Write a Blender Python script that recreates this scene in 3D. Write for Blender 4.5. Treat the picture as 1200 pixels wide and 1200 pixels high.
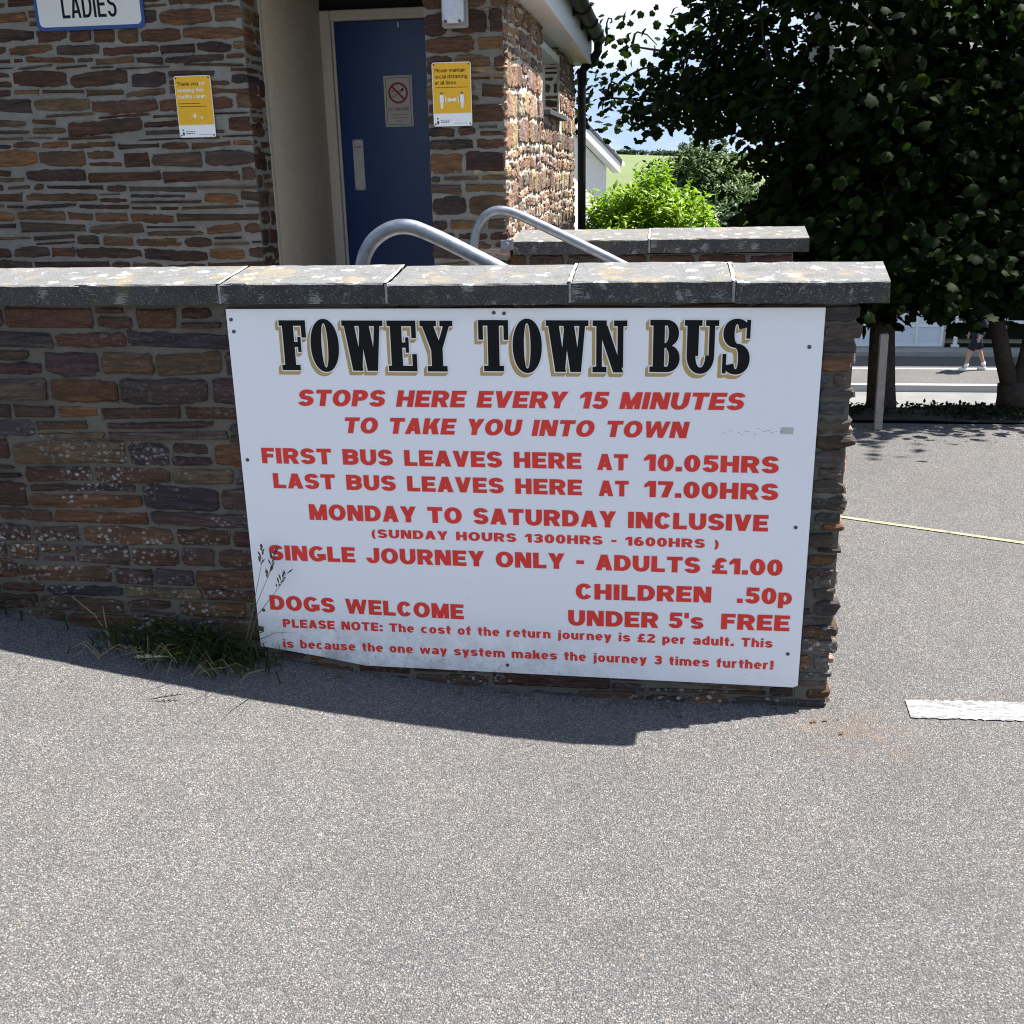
import bpy, math, random
import numpy as np
from mathutils import Vector, Matrix

for o in list(bpy.data.objects):
    bpy.data.objects.remove(o, do_unlink=True)
scene = bpy.context.scene
COL = scene.collection
R = math.radians

# ------------------------------------------------------------------ camera
PITCH, ROLL, YAW, EYE, FPX = R(18.2), R(1.2), R(8.0), 1.65, 1240.0
fw = Vector((-math.sin(YAW) * math.cos(PITCH), math.cos(YAW) * math.cos(PITCH), -math.sin(PITCH)))
rt = Vector((math.cos(YAW), math.sin(YAW), 0)); up = rt.cross(fw)
rt2 = rt * math.cos(ROLL) - up * math.sin(ROLL); up2 = up * math.cos(ROLL) + rt * math.sin(ROLL)
cam = bpy.data.cameras.new("camera"); cam.sensor_width = 36.0; cam.lens = 36.0 * FPX / 1200.0
cam.clip_start = 0.05; cam.clip_end = 6000
camo = bpy.data.objects.new("camera", cam); COL.objects.link(camo)
M = Matrix.Identity(4)
for i in range(3):
    M[i][0], M[i][1], M[i][2] = rt2[i], up2[i], -fw[i]
M[2][3] = EYE
camo.matrix_world = M
scene.camera = camo

# ------------------------------------------------------------------ light
SUN_DIR = Vector((0.700, 0.262, 1.328)).normalized()      # towards the sun
SUN_EL = math.asin(SUN_DIR.z); SUN_AZ = math.atan2(SUN_DIR.x, SUN_DIR.y)
world = bpy.data.worlds.new("World"); scene.world = world; world.use_nodes = True
wt = world.node_tree; wt.nodes.clear()
wo = wt.nodes.new("ShaderNodeOutputWorld"); bg = wt.nodes.new("ShaderNodeBackground")
sky = wt.nodes.new("ShaderNodeTexSky"); sky.sky_type = 'NISHITA'; sky.sun_disc = False
sky.sun_elevation = SUN_EL; sky.sun_rotation = SUN_AZ; sky.air_density = 1.0; sky.dust_density = 0.2
tc = wt.nodes.new("ShaderNodeTexCoord"); mp = wt.nodes.new("ShaderNodeMapping"); mp.inputs['Scale'].default_value = (2.2, 2.2, 6.0)
nz = wt.nodes.new("ShaderNodeTexNoise"); nz.inputs['Scale'].default_value = 1.6; nz.inputs['Detail'].default_value = 7; nz.inputs['Roughness'].default_value = 0.55
cr = wt.nodes.new("ShaderNodeValToRGB"); cr.color_ramp.elements[0].position = 0.45; cr.color_ramp.elements[1].position = 0.62; cr.color_ramp.elements[0].color = (0.10, 0.10, 0.10, 1)
mx = wt.nodes.new("ShaderNodeMix"); mx.data_type = 'RGBA'
wt.links.new(tc.outputs['Generated'], mp.inputs['Vector']); wt.links.new(mp.outputs[0], nz.inputs['Vector'])
wt.links.new(nz.outputs['Fac'], cr.inputs[0]); sx = wt.nodes.new("ShaderNodeSeparateXYZ"); wt.links.new(tc.outputs['Generated'], sx.inputs[0])
el = wt.nodes.new("ShaderNodeMapRange"); el.inputs['From Min'].default_value = 0.22; el.inputs['From Max'].default_value = 0.55; el.inputs['To Min'].default_value = 1.0; el.inputs['To Max'].default_value = 0.22   # fair-weather cloud low down, thin unseen cloud overhead added to lift the shade
wt.links.new(sx.outputs[2], el.inputs['Value'])
mu = wt.nodes.new("ShaderNodeMath"); mu.operation = 'MULTIPLY'; wt.links.new(cr.outputs[0], mu.inputs[0]); wt.links.new(el.outputs[0], mu.inputs[1])
hz = wt.nodes.new("ShaderNodeMapRange"); hz.inputs['From Min'].default_value = 0.10; hz.inputs['From Max'].default_value = 0.45; hz.inputs['To Min'].default_value = 1.0; hz.inputs['To Max'].default_value = 0.0
wt.links.new(sx.outputs[2], hz.inputs['Value'])
wt.links.new(mu.outputs[0], mx.inputs['Factor'])
lo = wt.nodes.new("ShaderNodeMix"); lo.data_type = 'RGBA'; wt.links.new(hz.outputs[0], lo.inputs['Factor']); wt.links.new(sky.outputs[0], lo.inputs['A']); lo.inputs['B'].default_value = (2.1, 3.0, 4.4, 1)
wt.links.new(lo.outputs['Result'], mx.inputs['A'])
mx.inputs['B'].default_value = (4.6, 4.75, 5.0, 1)
wt.links.new(mx.outputs['Result'], bg.inputs['Color']); bg.inputs['Strength'].default_value = 0.085
wt.links.new(bg.outputs[0], wo.inputs[0])
sun = bpy.data.lights.new("sun", 'SUN'); sun.energy = 4.8; sun.angle = R(0.53); sun.color = (1.0, 0.975, 0.94)
suno = bpy.data.objects.new("sun", sun); COL.objects.link(suno)
suno.rotation_euler = SUN_DIR.to_track_quat('Z', 'Y').to_euler(); suno.location = SUN_DIR * 30
scene.view_settings.view_transform = 'Standard'; scene.view_settings.look = 'None'
scene.view_settings.exposure = 1.5; scene.view_settings.gamma = 1.0
scene.cycles.filter_width = 1.1; scene.cycles.max_bounces = 8; scene.cycles.transparent_max_bounces = 8

# ------------------------------------------------------------------ helpers
def tag(o, label=None, cat=None, group=None, kind=None):
    if label: o['label'] = label
    if cat: o['category'] = cat
    if group: o['group'] = group
    if kind: o['kind'] = kind
    return o

def thing(name, label, cat, loc=(0, 0, 0), group=None):
    o = bpy.data.objects.new(name, None); COL.objects.link(o); o.location = loc; o.empty_display_size = 0.1
    return tag(o, label, cat, group)

class MB:
    """collects vertices, faces, material slots and point colours of ONE mesh (world coordinates)"""
    def __init__(s): s.v = []; s.f = []; s.m = []; s.c = []
    def add(s, vs, fs, mi=0, col=(1, 1, 1)):
        n = len(s.v); s.v += [tuple(p) for p in vs]; s.f += [tuple(i + n for i in f) for f in fs]
        s.m += [mi] * len(fs); s.c += [tuple(col) + (1.0,)] * len(vs); return s
    def box(s, a, b, mi=0, col=(1, 1, 1), bev=0.0):
        x0, y0, z0 = a; x1, y1, z1 = b
        if bev <= 0:
            vs = [(x0,y0,z0),(x1,y0,z0),(x1,y1,z0),(x0,y1,z0),(x0,y0,z1),(x1,y0,z1),(x1,y1,z1),(x0,y1,z1)]
            return s.add(vs, [(0,3,2,1),(4,5,6,7),(0,1,5,4),(1,2,6,5),(2,3,7,6),(3,0,4,7)], mi, col)
        c = np.array([(x0+x1)/2,(y0+y1)/2,(z0+z1)/2]); h = np.array([(x1-x0)/2,(y1-y0)/2,(z1-z0)/2]); e = min(bev, *(h*0.49))
        vs = []; idx = {}
        for sx in (-1,1):
            for sy in (-1,1):
                for sz in (-1,1):
                    for k in range(3):
                        q = h - e; q[k] = h[k]; idx[(sx,sy,sz,k)] = len(vs)
                        vs.append(tuple(c + q*np.array([sx,sy,sz])))
        fs = []
        S = (-1,1)
        for sg in S:
            q = [(-1,-1),(1,-1),(1,1),(-1,1)]
            fx = [idx[(sg,a1,b1,0)] for a1,b1 in q]; fy = [idx[(b1,sg,a1,1)] for a1,b1 in q]; fz = [idx[(a1,b1,sg,2)] for a1,b1 in q]
            for f in (fx,fy,fz): fs.append(tuple(f if sg > 0 else f[::-1]))
        for s1 in S:
            for s2 in S:
                fs.append((idx[(-1,s1,s2,1)],idx[(1,s1,s2,1)],idx[(1,s1,s2,2)],idx[(-1,s1,s2,2)]) if s1*s2 < 0 else (idx[(-1,s1,s2,1)],idx[(-1,s1,s2,2)],idx[(1,s1,s2,2)],idx[(1,s1,s2,1)]))
                fs.append((idx[(s1,-1,s2,2)],idx[(s1,1,s2,2)],idx[(s1,1,s2,0)],idx[(s1,-1,s2,0)]) if s1*s2 > 0 else (idx[(s1,-1,s2,0)],idx[(s1,1,s2,0)],idx[(s1,1,s2,2)],idx[(s1,-1,s2,2)]))
                fs.append((idx[(s1,s2,-1,0)],idx[(s1,s2,1,0)],idx[(s1,s2,1,1)],idx[(s1,s2,-1,1)]) if s1*s2 > 0 else (idx[(s1,s2,-1,1)],idx[(s1,s2,1,1)],idx[(s1,s2,1,0)],idx[(s1,s2,-1,0)]))
        for sx in S:
            for sy in S:
                for sz in S:
                    f = (idx[(sx,sy,sz,0)],idx[(sx,sy,sz,1)],idx[(sx,sy,sz,2)])
                    fs.append(f if sx*sy*sz > 0 else f[::-1])
        return s.add(vs, fs, mi, col)
    def tube(s, pts, rad, seg=10, mi=0, cap=True, col=(1, 1, 1)):
        pts = [Vector(p) for p in pts]; n = len(pts)
        rad = [rad]*n if not hasattr(rad, '__len__') else rad
        vs = []; fs = []; ref = None
        for i, p in enumerate(pts):
            t = (pts[min(i+1,n-1)] - pts[max(i-1,0)]).normalized()
            if ref is None: ref = Vector((0,0,1)) if abs(t.z) < 0.9 else Vector((1,0,0))
            a = (ref - t*ref.dot(t)).normalized(); b = t.cross(a); ref = a
            for k in range(seg):
                w = 2*math.pi*k/seg; vs.append(p + (a*math.cos(w) + b*math.sin(w))*rad[i])
        for i in range(n-1):
            for k in range(seg):
                k2 = (k+1) % seg; fs.append((i*seg+k, i*seg+k2, (i+1)*seg+k2, (i+1)*seg+k))
        if cap: fs.append(tuple(range(seg))[::-1]); fs.append(tuple((n-1)*seg+k for k in range(seg)))
        return s.add(vs, fs, mi, col)
    def prism(s, outline, y0, y1, mi=0, col=(1,1,1)):
        """outline in (x,z), extruded along y"""
        n = len(outline); vs = [(x,y0,z) for x,z in outline] + [(x,y1,z) for x,z in outline]
        fs = [tuple(range(n)), tuple(range(2*n-1, n-1, -1))] + [((i+1)%n, i, n+i, n+(i+1)%n) for i in range(n)]
        return s.add(vs, fs, mi, col)
    def build(s, name, mats, parent=None, base=None, smooth=False):
        me = bpy.data.meshes.new(name)
        off = Vector(base) if base is not None else Vector((0,0,0))
        me.from_pydata([(x-off.x, y-off.y, z-off.z) for x,y,z in s.v], [], s.f)
        for m in (mats if isinstance(mats, (list, tuple)) else [mats]): me.materials.append(m)
        me.polygons.foreach_set('material_index', s.m)
        if smooth: me.polygons.foreach_set('use_smooth', [True]*len(s.f))
        a = me.color_attributes.new('col', 'FLOAT_COLOR', 'POINT')
        a.data.foreach_set('color', np.array(s.c, dtype=np.float32).ravel())
        me.update()
        o = bpy.data.objects.new(name, me); COL.objects.link(o); o.location = off
        return attach(o, parent)

def attach(o, parent):
    if parent is not None:
        o.parent = parent
        w = Vector(parent.location); q = parent.parent
        while q is not None: w += Vector(q.location); q = q.parent
        o.location = Vector(o.location) - w
    return o

def mesh_np(name, v, tris, mat, cols=None, parent=None, base=(0,0,0), smooth=False):
    me = bpy.data.meshes.new(name); v = np.asarray(v, np.float32) - np.asarray(base, np.float32); tris = np.asarray(tris, np.int32)
    me.vertices.add(len(v)); me.vertices.foreach_set('co', v.ravel())
    k = tris.shape[1]
    me.loops.add(tris.size); me.loops.foreach_set('vertex_index', tris.ravel())
    me.polygons.add(len(tris)); me.polygons.foreach_set('loop_start', np.arange(0, tris.size, k, dtype=np.int32))
    if smooth: me.polygons.foreach_set('use_smooth', np.ones(len(tris), bool))
    me.update(calc_edges=True); me.materials.append(mat)
    if cols is not None:
        a = me.color_attributes.new('col', 'FLOAT_COLOR', 'POINT'); a.data.foreach_set('color', np.asarray(cols, np.float32).ravel())
    o = bpy.data.objects.new(name, me); COL.objects.link(o); o.location = base
    return attach(o, parent)

# ------------------------------------------------------------------ materials
class NT:
    def __init__(s, name):
        s.m = bpy.data.materials.new(name); s.m.use_nodes = True; s.t = s.m.node_tree
        s.p = s.t.nodes['Principled BSDF']; s.out = s.t.nodes['Material Output']
    def n(s, typ, **kw):
        nd = s.t.nodes.new(typ)
        for k, v in kw.items():
            if k in nd.inputs: s.set(nd.inputs[k], v)
            else: setattr(nd, k, v)
        return nd
    def set(s, sock, v):
        if hasattr(v, 'is_linked'): s.t.links.new(v, sock)
        else: sock.default_value = v
    def pos(s, scale=(1,1,1)):
        g = s.n('ShaderNodeNewGeometry'); mpp = s.n('ShaderNodeMapping'); s.t.links.new(g.outputs['Position'], mpp.inputs['Vector'])
        mpp.inputs['Scale'].default_value = scale; return mpp.outputs[0]
    def noise(s, scale, detail=4, rough=0.55, vec=None, dist=0.0):
        nd = s.n('ShaderNodeTexNoise', Scale=scale, Detail=detail, Roughness=rough, Distortion=dist)
        s.t.links.new(vec or s.pos(), nd.inputs['Vector']); return nd.outputs['Fac']
    def voro(s, scale, vec=None, feature='F1', out='Distance', rnd=1.0):
        nd = s.n('ShaderNodeTexVoronoi', feature=feature, Scale=scale)
        if 'Randomness' in nd.inputs: nd.inputs['Randomness'].default_value = rnd
        s.t.links.new(vec or s.pos(), nd.inputs['Vector']); return nd.outputs[out]
    def ramp(s, fac, stops, interp='LINEAR'):
        nd = s.n('ShaderNodeValToRGB'); e = nd.color_ramp.elements; nd.color_ramp.interpolation = interp
        while len(e) < len(stops): e.new(0.5)
        for i, (p, c) in enumerate(stops):
            e[i].position = p; e[i].color = (c if hasattr(c, '__len__') else (c, c, c)) [:3] + (1,) if hasattr(c, '__len__') else (c, c, c, 1)
        s.t.links.new(fac, nd.inputs[0]); return nd.outputs[0]
    def mix(s, f, a, b, mode='MIX'):
        nd = s.n('ShaderNodeMix', data_type='RGBA', blend_type=mode)
        s.set(nd.inputs['Factor'], f)
        for k, v in (('A', a), ('B', b)):
            s.set(nd.inputs[k], tuple(v) + (1,) if isinstance(v, tuple) and len(v) == 3 else v)
        return nd.outputs['Result']
    def math(s, op, a, b=0.0, c=0.0, clamp=False):
        nd = s.n('ShaderNodeMath', operation=op, use_clamp=clamp); s.set(nd.inputs[0], a); s.set(nd.inputs[1], b); s.set(nd.inputs[2], c); return nd.outputs[0]
    def attr(s, name='col'):
        return s.n('ShaderNodeAttribute', attribute_name=name).outputs['Color']
    def sep(s, v): return s.n('ShaderNodeSeparateXYZ', Vector=v).outputs
    def bump(s, h, strength=0.5, dist=0.01, prev=None):
        nd = s.n('ShaderNodeBump', Strength=strength, Distance=dist, Height=h)
        if prev is not None: s.t.links.new(prev, nd.inputs['Normal'])
        return nd.outputs[0]
    def fin(s, col=None, rough=0.8, normal=None, metal=0.0, spec=0.3):
        if col is not None: s.set(s.p.inputs['Base Color'], tuple(col) + (1,) if isinstance(col, tuple) else col)
        s.set(s.p.inputs['Roughness'], rough); s.set(s.p.inputs['Metallic'], metal); s.p.inputs['Specular IOR Level'].default_value = spec
        if normal is not None: s.t.links.new(normal, s.p.inputs['Normal'])
        return s.m

def plain(name, col, rough=0.6, var=0.12, metal=0.0, spec=0.3, nscale=18.0, bump=0.0):
    t = NT(name); f = t.noise(nscale, 5, 0.6)
    c = t.mix(f, tuple(x*(1-var*1.6) for x in col), tuple(x*(1+var*1.6) for x in col))
    return t.fin(c, rough, t.bump(t.noise(nscale*6, 4), bump, 0.004) if bump else None, metal, spec)

def mat_asphalt(name, bright=1.0):
    t = NT(name)
    v = t.n('ShaderNodeTexVoronoi', Scale=225.0); t.t.links.new(t.pos(), v.inputs['Vector'])
    sc = t.n('ShaderNodeSeparateColor', Color=v.outputs['Color'])
    b = bright
    agg = t.ramp(sc.outputs[0], [(0.0, (0.035*b, 0.035*b, 0.037*b)), (0.22, (0.09*b, 0.088*b, 0.085*b)), (0.5, (0.152*b, 0.149*b, 0.143*b)), (0.72, (0.205*b, 0.185*b, 0.165*b)), (0.88, (0.27*b, 0.245*b, 0.215*b)), (1.0, (0.44*b, 0.41*b, 0.37*b))])
    agg = t.mix(0.5, agg, t.mix(1.0, agg, t.ramp(sc.outputs[1], [(0.0, (0.86, 0.95, 1.15)), (0.5, (1.0, 1.0, 1.0)), (1.0, (1.25, 0.98, 0.82))]), 'MULTIPLY'))
    gap = t.ramp(v.outputs['Distance'], [(0.35, 0.0), (0.75, 1.0)])
    fine = t.noise(420.0, 3, 0.6)
    c = t.mix(t.math('MULTIPLY', gap, 0.9), agg, (0.035*b, 0.033*b, 0.032*b))
    big = t.ramp(t.noise(1.1, 6, 0.6), [(0.25, 0.80), (0.5, 1.0), (0.75, 1.12)])
    mid = t.ramp(t.noise(9.0, 5, 0.6), [(0.3, 0.88), (0.7, 1.1)])
    c = t.mix(1.0, c, t.mix(1.0, big, mid, 'MULTIPLY'), 'MULTIPLY')
    c = t.mix(0.35, c, t.ramp(fine, [(0.35, (0.05, 0.05, 0.05)), (0.65, (0.26*b, 0.25*b, 0.235*b))]))
    spots = t.ramp(t.voro(7.0, t.mix(0.08, t.pos(), t.n('ShaderNodeTexNoise', Scale=9.0).outputs['Color'])), [(0.025, 1.0), (0.05, 0.0)])
    c = t.mix(t.math('MULTIPLY', spots, 0.55), c, (0.05, 0.045, 0.04))
    warm = t.ramp(t.noise(2.3, 6, 0.65), [(0.45, 0.0), (0.7, 1.0)]); c = t.mix(t.math('MULTIPLY', warm, 0.22), c, t.mix(1.0, c, (1.10, 0.99, 0.88), 'MULTIPLY'))
    # rusty stain by the wall end and damp dirt along the foot of the wall
    P = t.sep(t.pos())
    dx = t.math('SUBTRACT', P[0], 0.62); dy = t.math('SUBTRACT', P[1], 2.93)
    d = t.math('SQRT', t.math('ADD', t.math('MULTIPLY', t.math('MULTIPLY', dx, dx), 0.5), t.math('MULTIPLY', dy, dy)))
    st = t.math('MULTIPLY', t.ramp(d, [(0.02, 1.0), (0.22, 0.0)]), t.ramp(t.noise(13.0, 5, 0.7), [(0.4, 0.0), (0.62, 1.0)]))
    c = t.mix(t.math('MULTIPLY', st, 0.35), c, (0.22, 0.13, 0.07))
    nb = t.bump(v.outputs['Distance'], 0.9, 0.005); nb2 = t.bump(fine, 0.35, 0.002, nb)
    t.t.nodes[nb.node.name].invert = True
    return t.fin(c, 0.85, nb2, spec=0.25)

def mat_stone(name, lichen=0.0, gain=1.0):
    t = NT(name); col = t.attr()
    strata = t.noise(1.0, 6, 0.65, t.pos((9, 9, 75)), 0.6)
    c = t.mix(1.0, col, t.ramp(strata, [(0.25, 0.38*gain), (0.5, 0.95*gain), (0.75, 1.9*gain)]), 'MULTIPLY')
    rust = t.math('MULTIPLY', t.ramp(t.noise(5.5, 5, 0.65), [(0.52, 0.0), (0.68, 1.0)]), t.ramp(strata, [(0.4, 0.2), (0.6, 0.8)]))
    c = t.mix(t.math('MULTIPLY', rust, 0.6), c, (0.15*gain, 0.064*gain, 0.024*gain))
    grey = t.ramp(t.noise(3.7, 5, 0.65, t.pos((1, 1, 3))), [(0.55, 0.0), (0.7, 1.0)])
    c = t.mix(t.math('MULTIPLY', grey, 0.35), c, (0.075*gain, 0.066*gain, 0.058*gain))
    flake_glint = t.math('MULTIPLY', t.ramp(t.noise(1.0, 5, 0.7, t.pos((16, 16, 120)), 1.2), [(0.60, 0.0), (0.68, 1.0)]), t.ramp(t.noise(4.0, 4, 0.6), [(0.45, 0.0), (0.6, 1.0)]))
    c = t.mix(t.math('MULTIPLY', flake_glint, 0.45), c, (0.22, 0.15, 0.085))  # golden flakes, also painted as thin highlights along the strata
    c = t.mix(t.math('MULTIPLY', t.ramp(t.noise(7.0, 6, 0.75), [(0.35, 1.0), (0.5, 0.0)]), 0.5), c, (0.018, 0.013, 0.012))
    speck_glint = t.ramp(t.noise(160.0, 2, 0.5), [(0.66, 0.0), (0.74, 1.0)])
    c = t.mix(t.math('MULTIPLY', speck_glint, 0.3), c, (0.35, 0.32, 0.27))  # pale specks painted in as small highlights
    if lichen:
        P = t.sep(t.pos())
        m = t.ramp(t.noise(2.6, 6, 0.7, t.pos((1, 1, 2.2))), [(0.47, 0.0), (0.62, 1.0)])
        low = t.ramp(t.math('ADD', P[2], t.math('MULTIPLY', P[0], 0.22)), [(0.0, 1.0), (0.3, 0.9), (0.5, 0.22), (1.0, 0.06)])
        dots = t.ramp(t.voro(42.0, t.pos((1, 1, 1.3))), [(0.22, 1.0), (0.36, 0.0)])
        dots2 = t.ramp(t.noise(60.0, 5, 0.75), [(0.56, 0.0), (0.62, 1.0)])
        l = t.math('MULTIPLY', t.math('MULTIPLY', m, low), t.math('MAXIMUM', dots, dots2), clamp=True)
        c = t.mix(t.math('MULTIPLY', l, lichen), c, (0.40, 0.40, 0.39))
    n1 = t.bump(strata, 0.8, 0.008); n2 = t.bump(t.noise(90.0, 5, 0.7), 0.5, 0.003, n1)
    return t.fin(c, 0.75, n2, spec=0.3)

def mat_mortar(name, col=(0.19, 0.18, 0.165)):
    t = NT(name)
    c = t.mix(t.noise(14.0, 6, 0.65), tuple(x*0.6 for x in col), tuple(x*1.35 for x in col))
    c = t.mix(t.math('MULTIPLY', t.ramp(t.noise(3.0, 5, 0.6), [(0.5, 0.0), (0.7, 1.0)]), 0.5), c, (col[0]*0.62, col[1]*0.58, col[2]*0.45))
    pit = t.ramp(t.noise(38.0, 6, 0.75), [(0.30, 1.0), (0.42, 0.0)]); c = t.mix(t.math('MULTIPLY', pit, 0.6), c, tuple(x*0.25 for x in col))
    c = t.mix(t.math('MULTIPLY', t.ramp(t.noise(1.4, 5, 0.7), [(0.45, 0.0), (0.65, 1.0)]), 0.35), c, tuple(x*0.45 for x in col))
    sand = t.noise(260.0, 3, 0.6)
    return t.fin(c, 0.95, t.bump(sand, 0.5, 0.003, t.bump(t.noise(28.0, 5, 0.6), 0.7, 0.012)), spec=0.15)

def mat_coping(name):
    t = NT(name)
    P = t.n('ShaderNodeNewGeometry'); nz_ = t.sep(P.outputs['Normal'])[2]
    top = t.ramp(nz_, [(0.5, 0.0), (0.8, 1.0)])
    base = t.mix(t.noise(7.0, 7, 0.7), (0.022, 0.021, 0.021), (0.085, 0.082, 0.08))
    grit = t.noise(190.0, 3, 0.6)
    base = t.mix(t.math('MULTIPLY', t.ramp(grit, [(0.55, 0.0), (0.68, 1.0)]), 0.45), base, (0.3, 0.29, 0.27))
    wea = t.mix(t.noise(22.0, 6, 0.7), (0.115, 0.113, 0.11), (0.235, 0.23, 0.22))       # weathered upper face, part of its pale tone standing in for sunlight
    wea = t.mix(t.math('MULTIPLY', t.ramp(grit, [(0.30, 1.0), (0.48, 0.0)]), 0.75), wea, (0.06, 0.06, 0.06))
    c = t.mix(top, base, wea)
    yel = t.ramp(t.noise(8.5, 6, 0.7, dist=0.4), [(0.53, 0.0), (0.62, 1.0)])
    c = t.mix(t.math('MULTIPLY', yel, t.math('ADD', 0.06, t.math('MULTIPLY', top, 0.36))), c, (0.33, 0.25, 0.12))
    wv = t.voro(13.0, t.mix(0.06, t.pos(), t.n('ShaderNodeTexNoise', Scale=30.0).outputs['Color'])); wht = t.ramp(wv, [(0.17, 1.0), (0.24, 0.0)])
    wht2 = t.ramp(t.noise(24.0, 6, 0.75), [(0.60, 0.0), (0.66, 1.0)])
    c = t.mix(t.math('MULTIPLY', t.math('MAXIMUM', wht, wht2), t.math('ADD', 0.34, t.math('MULTIPLY', top, 0.5))), c, (0.50, 0.49, 0.46))
    grn = t.ramp(t.noise(6.0, 5, 0.7), [(0.55, 0.0), (0.68, 1.0)])
    c = t.mix(t.math('MULTIPLY', grn, 0.5), c, (0.11, 0.105, 0.05))
    return t.fin(c, 0.95, t.bump(grit, 0.6, 0.004, t.bump(t.noise(18.0, 6, 0.7), 0.5, 0.01)), spec=0.15)

def mat_leaf(name, dark, light, trans=0.3, rough=0.5, spec=0.3):
    t = NT(name); a = t.sep(t.attr())
    c = t.mix(a[0], dark, light)
    c = t.mix(t.math('MULTIPLY', t.noise(40.0, 3), 0.25), c, tuple(x*0.6 for x in dark))
    t.fin(c, rough, spec=spec)
    tr = t.n('ShaderNodeBsdfTranslucent'); hs = t.mix(1.0, c, (1.15, 1.35, 0.45), 'MULTIPLY'); t.t.links.new(hs, tr.inputs['Color'])
    ms = t.n('ShaderNodeMixShader', Fac=trans); t.t.links.new(t.p.outputs[0], ms.inputs[1]); t.t.links.new(tr.outputs[0], ms.inputs[2])
    t.t.links.new(ms.outputs[0], t.out.inputs['Surface']); return t.m

def mat_sign():
    t = NT('painted_sign_board'); P = t.sep(t.pos())
    c = t.mix(t.noise(3.0, 5, 0.6), (0.83, 0.82, 0.825), (0.875, 0.865, 0.865))
    low = t.ramp(t.math('ADD', P[2], t.math('MULTIPLY', P[0], 0.035)), [(0.05, 1.0), (0.13, 0.55), (0.27, 0.0)])
    d = t.math('MULTIPLY', low, t.ramp(t.noise(11.0, 7, 0.75), [(0.36, 0.0), (0.66, 1.0)]))
    lft = t.ramp(t.math('ADD', P[0], 1.0), [(0.0, 1.0), (0.7, 0.6), (1.0, 0.12)])
    c = t.mix(t.math('MULTIPLY', t.math('MULTIPLY', d, lft), 0.85), c, (0.22, 0.21, 0.17))
    spl = t.math('MULTIPLY', t.math('MULTIPLY', low, lft), t.ramp(t.noise(75.0, 4, 0.7), [(0.58, 0.0), (0.66, 1.0)]))
    c = t.mix(t.math('MULTIPLY', spl, 0.6), c, (0.12, 0.11, 0.09))
    str_ = t.ramp(t.noise(4.0, 6, 0.7, t.pos((2, 2, 60))), [(0.66, 0.0), (0.76, 1.0)])
    c = t.mix(t.math('MULTIPLY', str_, 0.16), c, (0.35, 0.34, 0.32))
    dots = t.ramp(t.voro(16.0), [(0.03, 1.0), (0.045, 0.0)])
    c = t.mix(t.math('MULTIPLY', dots, 0.35), c, (0.2, 0.18, 0.15))
    return t.fin(c, t.mix(0.5, t.noise(6.0), (0.4, 0.4, 0.4)), t.bump(t.noise(5.0, 3), 0.05, 0.01), spec=0.4)

ASPHALT = mat_asphalt('tarmac', 1.03)
STONE1 = mat_stone('slate_stone_lichened', 0.85, 0.9); STONE2 = mat_stone('slate_stone', 0.0, 1.0)
MORTAR1 = mat_mortar('mortar_weathered', (0.125, 0.115, 0.095)); MORTAR2 = mat_mortar('mortar_grey', (0.215, 0.203, 0.178))
MORTAR3_LIT = mat_mortar('sunlit_mortar', (0.60, 0.555, 0.46)); COPING = mat_coping('weathered_concrete'); SIGN = mat_sign()  # side wall mortar made paler, sunlight painted into its colour
RED = plain('red_vinyl', (0.74, 0.045, 0.032), 0.45, 0.1, nscale=9); BLACK = plain('black_vinyl', (0.006, 0.006, 0.007), 0.5, 0.15, spec=0.15)
GOLD = plain('gold_vinyl', (0.50, 0.34, 0.13), 0.5, 0.1); WHITE = plain('white_paint', (0.78, 0.78, 0.77), 0.5, 0.05)
WHITEV = plain('white_vinyl', (0.82, 0.82, 0.80), 0.45, 0.03); DOORBLUE = plain('blue_gloss_paint', (0.001, 0.028, 0.125), 0.32, 0.2, spec=0.45, nscale=3)
FRAMEP = plain('door_frame_paint', (0.55, 0.50, 0.43), 0.6, 0.1); RENDER_ = plain('beige_roughcast', (0.62, 0.52, 0.39), 0.95, 0.12, nscale=30, bump=0.5)
DARK = plain('dark_void', (0.012, 0.011, 0.011), 0.8, 0.2); STEEL = plain('brushed_steel', (0.42, 0.41, 0.39), 0.4, 0.15, 0.7)
YELLOW = plain('yellow_vinyl', (0.78, 0.42, 0.02), 0.4, 0.05); BLUEB = plain('blue_border_vinyl', (0.02, 0.06, 0.22), 0.45, 0.1)
BLACKP = plain('black_plastic', (0.008, 0.008, 0.008), 0.55, 0.3, spec=0.2); SLATE = plain('roof_slate', (0.07, 0.07, 0.075), 0.7, 0.3, nscale=25, bump=0.5)
CREAM = plain('cream_render', (0.62, 0.58, 0.50), 0.9, 0.06, nscale=12, bump=0.3); BLUEW = plain('white_garage_metal', (0.66, 0.70, 0.76), 0.5, 0.05)
BARK = plain('bark', (0.045, 0.034, 0.026), 0.95, 0.5, nscale=22, bump=1.0); SOIL = plain('soil', (0.035, 0.027, 0.02), 1.0, 0.5, nscale=20, bump=1.0)
CONC = plain('pale_concrete', (0.33, 0.31, 0.28), 0.95, 0.2, nscale=5, bump=0.3); POSTM = plain('weathered_post', (0.30, 0.27, 0.24), 0.9, 0.25, nscale=14, bump=0.4)
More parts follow.
